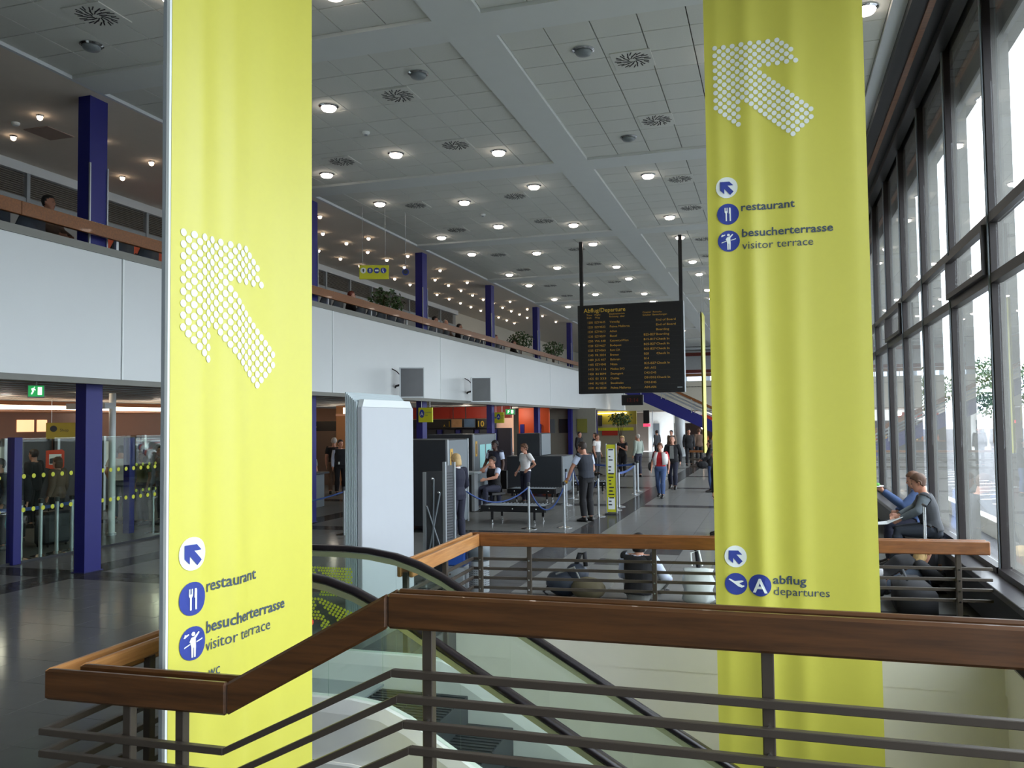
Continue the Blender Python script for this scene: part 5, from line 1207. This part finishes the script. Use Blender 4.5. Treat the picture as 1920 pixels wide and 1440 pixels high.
hd_ = thing('holdall', 'large black holdall on the floor by the window bench', 'bag', (1.6, 11.3, 0)); MB().rings([[(1.55+a*.2, 11.35+b*.45, z) for a, b in ((-1, -1), (1, -1), (1.1, 0), (1, 1), (-1, 1), (-1.1, 0))] for z in (0, .1, .26)]+[[(1.55+a*.1, 11.35+b*.38, .34) for a, b in ((-1, -1), (1, -1), (1.1, 0), (1, 1), (-1, 1), (-1.1, 0))]]).obj('body', C_black, hd_, smooth=True); MB().tube([(1.45, 11.1, .38), (1.42, 11.3, .5), (1.45, 11.55, .38)], .016).obj('handle', C_dgrey, hd_)
# ================================================================ SHOPS UNDER THE BALCONY
M_cove = mat('cove_light', (255, 232, 200), .5, emit=7., var=0); M_warm = mat('lit_shop_window', (255, 190, 140), .5, emit=1.4, var=.2)
sf = thing('shop_facade', 'orange lit shop front with a long bright cove light far behind the glass screen', 'shop', (-18, 17, 0))
MB().bb((-18.2, 6, 2.05), (-17.9, 28.7, 2.68)).obj('fascia', mat('copper_fascia', (120, 78, 54), .4, metal=.2), sf)
MB().bb((-17.95, 6, 2.7), (-17.6, 28.7, 2.74)).obj('cove_shelf', mat('salmon_shelf', (222, 170, 140), .5), sf); MB().bb((-17.9, 6, 2.76), (-17.7, 28.7, 2.86)).obj('cove_light', M_cove, sf)
for k in range(8):
    y = 13+1.6*k
    MB().bb((-18.1, y, .1), (-18.02, y+1.5, 2.0)).obj('shop_window', mat('dim_shop_glass', (44, 38, 38), .3), sf); MB().bb((-17.95, y-.08, 0), (-17.85, y, 2.05)).obj('mullion', M_steel, sf)
for y, w in ((15.6, .25), (16.5, .5), (17.1, .3)): MB().bb((-17.9, y, 2.2), (-17.88, y+w, 2.5)).obj('lit_panel', M_warm, sf)
for y, z in ((18.6, 1.3), (19.3, 1.3), (15.8, 1.25)): MB().bb((-18.0, y, z), (-17.96, y+.5, z+.6)).obj('white_notice', M_printw, sf)
ys_ = thing('hanging_sign', 'dim yellow sign with a round symbol inside the shop front', 'sign', (-17.2, 17.2, 2.05)); MB().box((-17.2, 17.3, 2.22), (.85, .05, .4), .85).obj('panel', mat('dim_yellow_sign', (170, 150, 30), .5), ys_); U = Vector((math.cos(.85), math.sin(.85), 0)); MB().disc((-.26, .05), .08, .004, Vector((-17.2, 17.3, 2.22))+Vector((U.y, -U.x, 0))*.026, U, (0, 0, 1), 16).obj('disc', M_black, ys_); obj_raw('lettering', text_mb('Shop', .1, Vector((-17.2, 17.3, 2.2))+U*-.12+Vector((U.y, -U.x, 0))*.028, U, (0, 0, 1)), M_black, ys_)
for s in (-.3, .3): q = Vector((-17.2, 17.3, 2.4))+U*s; MB().tube([q, (q.x, q.y, 3.02)], .008, 6).obj('hanger', M_steel, ys_)
ps = thing('poster_stand', 'orange red poster stand with a dark bag picture behind the glass screen', 'poster', (-16.9, 16.7, 0)); Up = Vector((math.cos(.85), math.sin(.85), 0)); Np = Vector((Up.y, -Up.x, 0)); Op = Vector((-16.9, 16.7, 0))
MB().prism([(-.2, 1.32), (.12, 1.24), (.2, 1.34), (.2, 1.72), (.15, 1.76), (-.2, 1.74)], .04, Op, Up, (0, 0, 1)).obj('board', mat('orange_poster', (224, 70, 30), .5), ps); MB().prism([(-.12, 1.42), (.1, 1.41), (.12, 1.6), (-.12, 1.54)], .006, Op+Np*.046, Up, (0, 0, 1)).obj('bag_picture', M_dkgrey, ps); MB().prism([(-.13, 1.4), (.12, 1.38), (.14, 1.65), (-.13, 1.65)], .006, Op+Np*.04, Up, (0, 0, 1)).obj('white_field', M_printw, ps)
MB().bb((-16.93, 16.67, 0), (-16.87, 16.73, 1.35)).obj('pole', M_steel, ps); MB().lathe([(.2, 0), (.2, .02)], (-16.9, 16.7, 0), 16).obj('base', M_dkgrey, ps); MB().prism([(-.1, .9), (.12, .9), (.12, 1.15), (-.1, 1.15)], .02, Op, Up, (0, 0, 1)).obj('lower_board', MATS['orange_poster'], ps)
for i, (x, y, c, lab) in enumerate(((-14.2, 12.5, (36, 120, 130), 'teal suitcase on the floor behind the dotted glass screen'), (-13.5, 13.3, (30, 34, 40), 'large dark suitcase behind the silver belt posts'))):
    t = thing('suitcase', lab, 'suitcase', (x, y, 0)); MB().bb((x-.18, y-.3, .05), (x+.18, y+.3, .68)).obj('shell', mat('suitcase_%d' % i, c, .5), t, .05); MB().tube([(x, y-.1, .68), (x, y-.1, .76), (x, y+.1, .76), (x, y+.1, .68)], .014).obj('handle', M_black, t)
    for a in (-.12, .12):
        for b in (-.22, .22): MB().ball((x+a, y+b, .03), .03, 8, 5).obj('wheel', M_black, t)
tr = thing('ceiling_track', 'white ceiling light beam crossing behind the nearest blue column', 'light', (-13.6, 14.6, 2.6)); MB().bb((-14.2, 14.3, 2.68), (-13.2, 14.6, 2.8)).obj('beam', M_white, tr); MB().bb((-13.9, 14.4, 2.8), (-13.7, 14.5, 3.02)).obj('lit_bracket', M_cove, tr)
pc = thing('column', 'slim pale grey column behind the nearest blue column', 'column', (-13.7, 14.9, 0)); MB().lathe([(.07, 0), (.07, 3.02)], (-13.55, 14.9, 0), 20).obj('shaft', M_white, pc); MB().lathe([(.1, 0), (.1, .05), (.07, .06)], (-13.55, 14.9, 0), 20).obj('base_ring', M_steel, pc)
# check-in desk beside the first banner
ci = thing('checkin_counter', 'black counter sign A14 over a check-in desk beside the tall first banner', 'counter', (-17.2, 29, 0))
MB().bb((-19, 29, 2.05), (-15.9, 29.2, 2.42)).obj('sign_band', M_black, ci); obj_raw('lettering', text_mb('A', .14, (-17.22, 28.99, 2.13), ux, uz, 0), M_letter_y, ci); obj_raw('lettering', text_mb('14', .3, (-17.08, 28.99, 2.13), ux, uz, .02), M_letter_y, ci)
MB().bb((-19, 29.0, 0), (-15.6, 29.15, 2.05)).obj('back_panel', mat('brown_back_panel', (110, 92, 80), .7), ci)
MB().bb((-15.9, 28.9, 0), (-15.5, 29.2, 3.0)).obj('end_panel', M_card, ci)
wc = thing('column', 'round white column next to the A14 counter sign', 'column', (-14.6, 27.8, 0)); MB().lathe([(.25, 0), (.25, 2.6)], (-14.6, 27.8, 0), 24).obj('shaft', M_white, wc, smooth=True); MB().bb((-15.2, 27.6, 2.6), (-14.3, 28, 2.68)).obj('salmon_shelf', MATS['salmon_shelf'], wc); MB().bb((-14.9, 27.6, 2.68), (-14.3, 28, 2.9)).obj('lit_cap', M_cove, wc)
dk = thing('desk', 'grey check-in desk front beside the chrome rope post', 'desk', (-13.2, 21, 0)); MB().bb((-14.4, 20.8, 0), (-12.2, 21.5, .92)).obj('front', M_midgrey, dk, .01); MB().bb((-14.5, 20.75, .92), (-12.1, 21.6, .97)).obj('top', M_dkgrey, dk, .006); MB().bb((-13.2, 20.78, .1), (-12.3, 20.8, .85)).obj('pale_panel', M_grey, dk)
# red check-in wall
cw = thing('checkin_counter', 'red topped check-in wall with black counter signs A11 and A10', 'counter', (-13.2, 36, 0))
MB().bb((-16, 36, 2.5), (-11.2, 36.3, 3.02)).obj('red_band', M_red, cw); MB().bb((-16, 35.95, 2.06), (-11.9, 36.2, 2.46)).obj('sign_band', M_black, cw); MB().bb((-16, 36.1, 0), (-11.2, 36.3, 2.06)).obj('back_panel', mat('dark_counter_back', (46, 44, 56), .6), cw)
for s, x in (('11', -14.15), ('10', -12.75)): obj_raw('lettering', text_mb('A', .15, (x-.2, 35.94, 2.13), ux, uz), M_letter_y, cw); obj_raw('lettering', text_mb(s, .36, (x, 35.94, 2.13), ux, uz, .02), M_letter_y, cw)
for x, m in ((-13.85, mat('autumn_picture', (150, 112, 74), .4, var=.6, scale=3)), (-13.25, mat('night_blue_picture', (66, 92, 120), .4, var=.6, scale=3))): MB().bb((x, 35.6, 2.08), (x+.56, 35.66, 2.5)).obj('monitor', M_dkgrey, cw); MB().bb((x+.03, 35.595, 2.11), (x+.53, 35.6, 2.47)).obj('picture', m, cw); MB().tube([(x+.1, 35.63, 2.5), (x+.1, 35.63, 3.02)], .02).obj('bracket', M_black, cw)
for x in (-15.2, -14.3, -13.4, -12.6): MB().bb((x, 35.9, 1.5), (x+.5, 36.1, 2.0)).obj('dark_cabinet', M_dkgrey, cw); MB().bb((x+.55, 35.92, 1.2), (x+.75, 36.1, 2.0)).obj('blue_divider', M_bluedk, cw)
ow = thing('orange_wall', 'bright orange wall panel beside the white doorway under the balcony', 'wall panel', (-11.2, 42, 0)); MB().bb((-12.6, 42, 0), (-11.0, 42.2, 3.02)).obj('panel', M_orange, ow)
for z in (.9, 1.2): MB().bb((-12.55, 41.95, z), (-11.05, 42, z+.16)).obj('orange_band', mat('pale_orange', (220, 120, 80), .5), ow)
MB().bb((-12.5, 41.9, .0), (-12.3, 42, 2.2)).obj('blue_post', M_blue, ow); MB().bb((-11.6, 41.9, 0), (-11.4, 42, 2.2)).obj('blue_post', M_blue, ow)
dw = struct('door_1', MB().bb((-13.8, 45, 0), (-9.2, 45.2, 3.02)), mat('greige_wall', (134, 132, 122), .8)); MB().bb((-13.3, 44.96, .02), (-12.5, 45, 1.5)).obj('door_leaf', M_grey, dw); MB().bb((-13.2, 44.96, 1.5), (-12.53, 45, 2.5)).obj('lit_opening', mat('daylit_opening', (250, 240, 230), .5, emit=1.0), dw)
for x, m in ((-12.0, M_midgrey), (-11.2, M_dkgrey), (-10.2, mat('olive_notice', (120, 120, 50), .6))): MB().bb((x, 44.94, 1.7), (x+.55, 44.99, 2.45)).obj('wall_notice', m, dw)
yc = thing('service_counter', 'yellow lit service counter between distant blue columns', 'counter', (-10.5, 54, 0)); MB().bb((-13, 54, 2.1), (-8.4, 54.2, 2.95)).obj('yellow_board', mat('olive_yellow_board', (170, 160, 50), .5), yc); MB().bb((-13, 54, 0), (-8.4, 54.2, 2.1)).obj('back_panel', mat('cream_back', (150, 144, 124), .7), yc); MB().bb((-12.5, 53.9, 1.7), (-8.6, 54, 1.9)).obj('yellow_strip', M_yellow2, yc); MB().bb((-10.6, 53.9, 1.4), (-9.6, 54, 1.7)).obj('red_panel', M_red, yc); MB().bb((-12.0, 53.8, 2.8), (-9.0, 53.95, 2.84)).obj('tube_light', M_cove, yc); MB().bb((-11.4, 53.9, 2.0), (-10.6, 54, 2.7)).obj('grey_screen', M_dkgrey, yc)
for i, x in enumerate((-9.2, -8.7)): pass
# ================================================================ FAR STAIR AND SHOP
fs_ = thing('far_staircase', 'far straight staircase with blue stringer and timber handrail rising to the gallery', 'staircase', (-4, 52, 0))
def sl(x): return 4.65-(x+8.6)*.49
for y in (51.0, 53.2):
    MB().prism([(-8.6, 4.7), (.85, sl(.85)+.05), (.85, 0), (-.1, 0), (-8.6, 3.95)], .12, (0, y+.12, 0), (1, 0, 0), (0, 0, 1)).obj('stringer', M_blue, fs_)
    for dz in (.35, .55, .75): MB().tube([(-8.6, y, 4.65+dz), (.85, sl(.85)+dz, 0)][:1]+[(.85, y, sl(.85)+dz)], .025, 6).obj('bar', M_steel, fs_)
    MB().prism([(-8.6, 5.55), (.85, sl(.85)+.92), (.85, sl(.85)+.76), (-8.6, 5.39)], .08, (0, y+.1, 0), (1, 0, 0), (0, 0, 1)).obj('handrail', M_woodF, fs_)
    for k in range(6): x = -8.2+1.75*k; MB().bb((x, y-.02, sl(x)), (x+.05, y+.02, sl(x)+.8)).obj('post', M_steel, fs_)
for k in range(28):
    x = -8.6+.34*k; MB().bb((x, 51.14, sl(x)-.34), (x+.36, 53.18, sl(x)-.28)).obj('tread', M_dkgrey, fs_)
fc = thing('column', 'round white column in front of the far dark shop', 'column', (-5.9, 56, 0)); MB().lathe([(.33, 0), (.33, 2.95)], (-5.9, 56, 0), 24).obj('shaft', M_white, fc, smooth=True); MB().lathe([(.4, 0), (.4, .06), (.33, .08)], (-5.9, 56, 0), 24).obj('base_ring', M_steel, fc)
sh = thing('shop_counter', 'dark far shop with bottles and warm lit shelf under the gallery', 'shop', (-3, 63, 0)); MB().bb((-6.2, 63, 0), (2.0, 63.3, 2.1)).obj('dark_unit', mat('dark_brown_unit', (48, 36, 32), .4), sh); MB().bb((-6, 62.7, .7), (2.0, 63, .8)).obj('shelf', M_woodF, sh)
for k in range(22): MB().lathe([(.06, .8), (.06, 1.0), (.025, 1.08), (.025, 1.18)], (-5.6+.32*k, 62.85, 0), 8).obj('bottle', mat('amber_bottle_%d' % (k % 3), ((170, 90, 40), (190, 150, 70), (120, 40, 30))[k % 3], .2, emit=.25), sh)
for k in range(5): MB().ball((-5+1.2*k, 62.6, 1.75), .09, 8, 6).obj('lamp', M_spot, sh)
MB().bb((-9.3, 66, 0), (-7.45, 66.2, 2.95)).obj('white_wall', mat('lit_white_wall', (235, 240, 240), .6), sh); MB().bb((-14, 65.5, 0), (-9.3, 65.7, 2.95)).obj('brown_wall', mat('brown_far_wall', (92, 82, 74), .7), sh); MB().bb((-7.45, 66.5, 0), (2.2, 66.7, 2.1)).obj('dark_back', mat('dark_brown_unit', (48, 36, 32), .4), sh); MB().bb((-9.0, 65.9, 1), (-8.5, 66, 2.1)).obj('window', M_midgrey, sh); MB().bb((-5, 65, 2.15), (-.5, 65.1, 2.9)).obj('lit_band', mat('white_light_band', (240, 246, 246), .5, emit=.8), sh); MB().bb((-6, 64.8, 2.3), (-3.4, 64.9, 2.7)).obj('red_sign', M_red, sh)
um2 = thing('traffic_lamp', 'dark hanging column with a small red light under the far gallery', 'light', (-8.0, 53, 1.9)); MB().bb((-7.75, 52.6, 2.15), (-7.4, 52.8, 2.95)).obj('housing', M_black, um2); MB().bb((-7.75, 52.55, 1.95), (-7.35, 52.8, 2.12)).obj('red_light', mat('red_light', (255, 50, 80), .4, emit=2.5), um2); MB().tube([(-7.2, 52.6, 0), (-7.2, 52.6, 2.95)], .03).obj('pole', M_steel, um2)
fr = thing('well_railing', 'distant railing around a second stair well beyond the walkers', 'railing', (-2, 38, 0))
for z in (.95, .6, .3): MB().bb((-3.6, 37.9, z-.05), (2.0, 38.0, z+.04)).obj('plank' if z > .9 else 'bar', M_woodF if z > .9 else M_steelbr, fr)
for k in range(5): MB().bb((-3.5+1.2*k, 37.95, 0), (-3.42+1.2*k, 38.05, .92)).obj('post', M_steelbr, fr)
gw = thing('gallery_shop', 'bright windows and red brown panels on the gallery above the far stair', 'shop', (-3, 66, 4.65))
MB().bb((-10, 66, 4.65), (2.2, 66.2, 7.6)).obj('back_panel', mat('pale_gallery_back', (200, 204, 206), .6), gw)
for z, m, e in ((7.2, M_red, .1), (5.9, M_red, .1)): MB().bb((-8, 65.9, z), (2.2, 66, z+.25)).obj('red_beam', mat('red_brown_beam', (120, 50, 40), .5), gw)
for k in range(6): MB().bb((-8+1.7*k, 65.88, 5.0), (-6.6+1.7*k, 65.92, 5.85)).obj('lit_window', mat('gallery_window', (225, 240, 255), .4, emit=2.), gw)
# ================================================================ OUTSIDE
M_asph = mat('asphalt', (104, 104, 106), .9, var=.1, scale=3)
go = struct('ground_outside', MB().bb((2.5, -60, -.6), (150, 220, -.4)), M_asph)
for k in range(26): MB().box((7.5, 8+1.6*k, -.396), (2.6, .1, .008), .55).obj('marking', M_printw, go)
kw = thing('kerb_wall', 'low pale concrete wall outside the windows', 'wall', (5, 20, -.4))
for k in range(12): MB().bb((4.6, -4+5*k, -.4), (4.85, -4+5*k+4.98, -.02)).obj('block', mat('pale_concrete', (210, 208, 200), .8), kw, .01)
def car(label, x, y, c, rz):
    t = thing('parked_car', label, 'car', (x, y, -.4), rz)
    prof = [(-2.1, .35), (-2.1, .75), (-1.9, .85), (-1.3, .92), (-.7, 1.38), (.7, 1.42), (1.35, .98), (2.0, .86), (2.15, .6), (2.1, .3), (-2.0, .28)]
    MB().prism(prof, 1.7, (0, .85, 0), (1, 0, 0), (0, 0, 1)).obj('body', c, t, .06, world=False)
    for s in (-.86, .86): MB().prism([(-1.1, .95), (-.62, 1.3), (.62, 1.33), (1.15, .98)], .03, (0, s+.015, 0), (1, 0, 0), (0, 0, 1)).obj('side_window', M_dkgrey, t, world=False)
    for a in (-1.3, 1.35):
        for s in (-.84, .74): MB().tube([(a, s, .32), (a, s+.12, .32)], .32, 18).obj('wheel', M_black, t, world=False)
cc = [mat('car_white', (226, 228, 228), .3), mat('car_silver', (176, 180, 184), .25, metal=.4), mat('car_red', (150, 40, 40), .3), mat('car_blue', (50, 64, 104), .3)]
for i in range(9): car('%s parked car outside, %s' % (('white', 'silver', 'red', 'blue')[i % 4], ('first in the row', 'second in the row', 'third in the row', 'fourth in the row', 'fifth, behind the blue one', 'sixth along the row', 'seventh along the row', 'eighth along the row', 'last of the row')[i]), 17+2.9*i, 52+3.2*i, cc[i % 4], .3)
def tree(label, x, y, h, r, seed, conif):
    t = thing('tree', label, 'tree', (x, y, -.4)); rn_ = random.Random(seed)
    MB().tube([(x, y, -.4), (x, y, h*.5), (x, y, h*.9)], [.25, .15, .04]).obj('trunk', M_bark, t)
    mb = MB()
    if conif:
        for k in range(14): z = h*.12+h*.86*k/14; leaves(mb, (x, y, z), (r*(1-k/14.5), r*(1-k/14.5), h*.06), 170, .42, rn_)
    else: leaves(mb, (x, y, h*.62), (r, r, h*.36), 2200, .38, rn_)
    stuff(mb.obj('foliage', mat('conifer_needles', (44, 66, 52), .8, var=.3, scale=2) if conif else mat('tree_leaves', (62, 88, 52), .8, var=.3, scale=2), t))
for i, (x, y, h, r, c) in enumerate(((26, 92, 15, 3.2, 1), (33, 94, 12, 3, 1), (22, 100, 9, 4, 0), (42, 98, 10, 4.5, 0), (16, 110, 9, 4, 0), (46, 116, 12, 5, 0), (58, 104, 13, 5, 0))):
    tree(('tall dark conifer outside the window', 'shorter dark conifer beside the tall one', 'round green tree left of the conifers', 'broad green tree right of the conifers', 'round green tree farthest along the windows', 'broad tree farthest back on the car park', 'big broad tree at the edge of the car park')[i], x, y, h, r, i, c)
lp = thing('street_lamp', 'street lamp with white mast outside the windows', 'street lamp', (9, 38, -.4)); MB().tube([(9, 38, -.4), (9, 38, 3.2)], .06).obj('mast', M_white, lp); MB().tube([(8.2, 38, 3.35), (9, 38, 3.2), (9.8, 38, 3.35)], .06).obj('arm', M_white, lp); MB().bb((7.9, 37.85, 3.3), (8.4, 38.15, 3.42)).obj('head', M_printw, lp); MB().bb((9.6, 37.85, 3.3), (10.1, 38.15, 3.42)).obj('head', M_printw, lp)
hs = thing('pavilion', 'low pale pavilion with flat roof across the car park', 'building', (24, 70, -.4)); MB().bb((22, 72, -.4), (34, 76, 2.6)).obj('wall', M_white, hs); MB().bb((21.6, 71.6, 2.6), (34.4, 76.4, 2.9)).obj('roof', M_grey, hs)
for k in range(5): MB().bb((22.6+2.3*k, 71.94, .6), (24.2+2.3*k, 72, 2)).obj('window', M_midgrey, hs)
# ================================================================ LAMPS OF THE SHOPS, FILL LIGHTS ADDED IN THE WELL
def area(name, loc, size, power, col=(1, .93, .85)):
    l = bpy.data.lights.new(name, 'AREA'); l.energy = power; l.size = size[0]; l.size_y = size[1]; l.shape = 'RECTANGLE'; l.color = col
    o = bpy.data.objects.new(name, l); COL.objects.link(o); o.location = loc; return o
def point(name, loc, power, col=(1, .88, .72), r=.15):
    l = bpy.data.lights.new(name, 'POINT'); l.energy = power; l.shadow_soft_size = r; l.color = col
    o = bpy.data.objects.new(name, l); COL.objects.link(o); o.location = loc; return o
for k in range(5): point('shop_lamp', (-16.6, 10+5*k, 2.75), 22)
for k in range(4): point('checkin_lamp', (-12.5, 27+7*k, 2.75), 40)
for x in (-2.2, .9): point('well_fill_light', (x, 8.35, -1.75), 3.5, (1, .96, .9), .3)  # unseen point lights added to brighten the well walls
point('far_shop_lamp', (-3, 61, 2.6), 40); point('far_shop_lamp', (-7, 64, 2.6), 60, (.9, .95, 1))
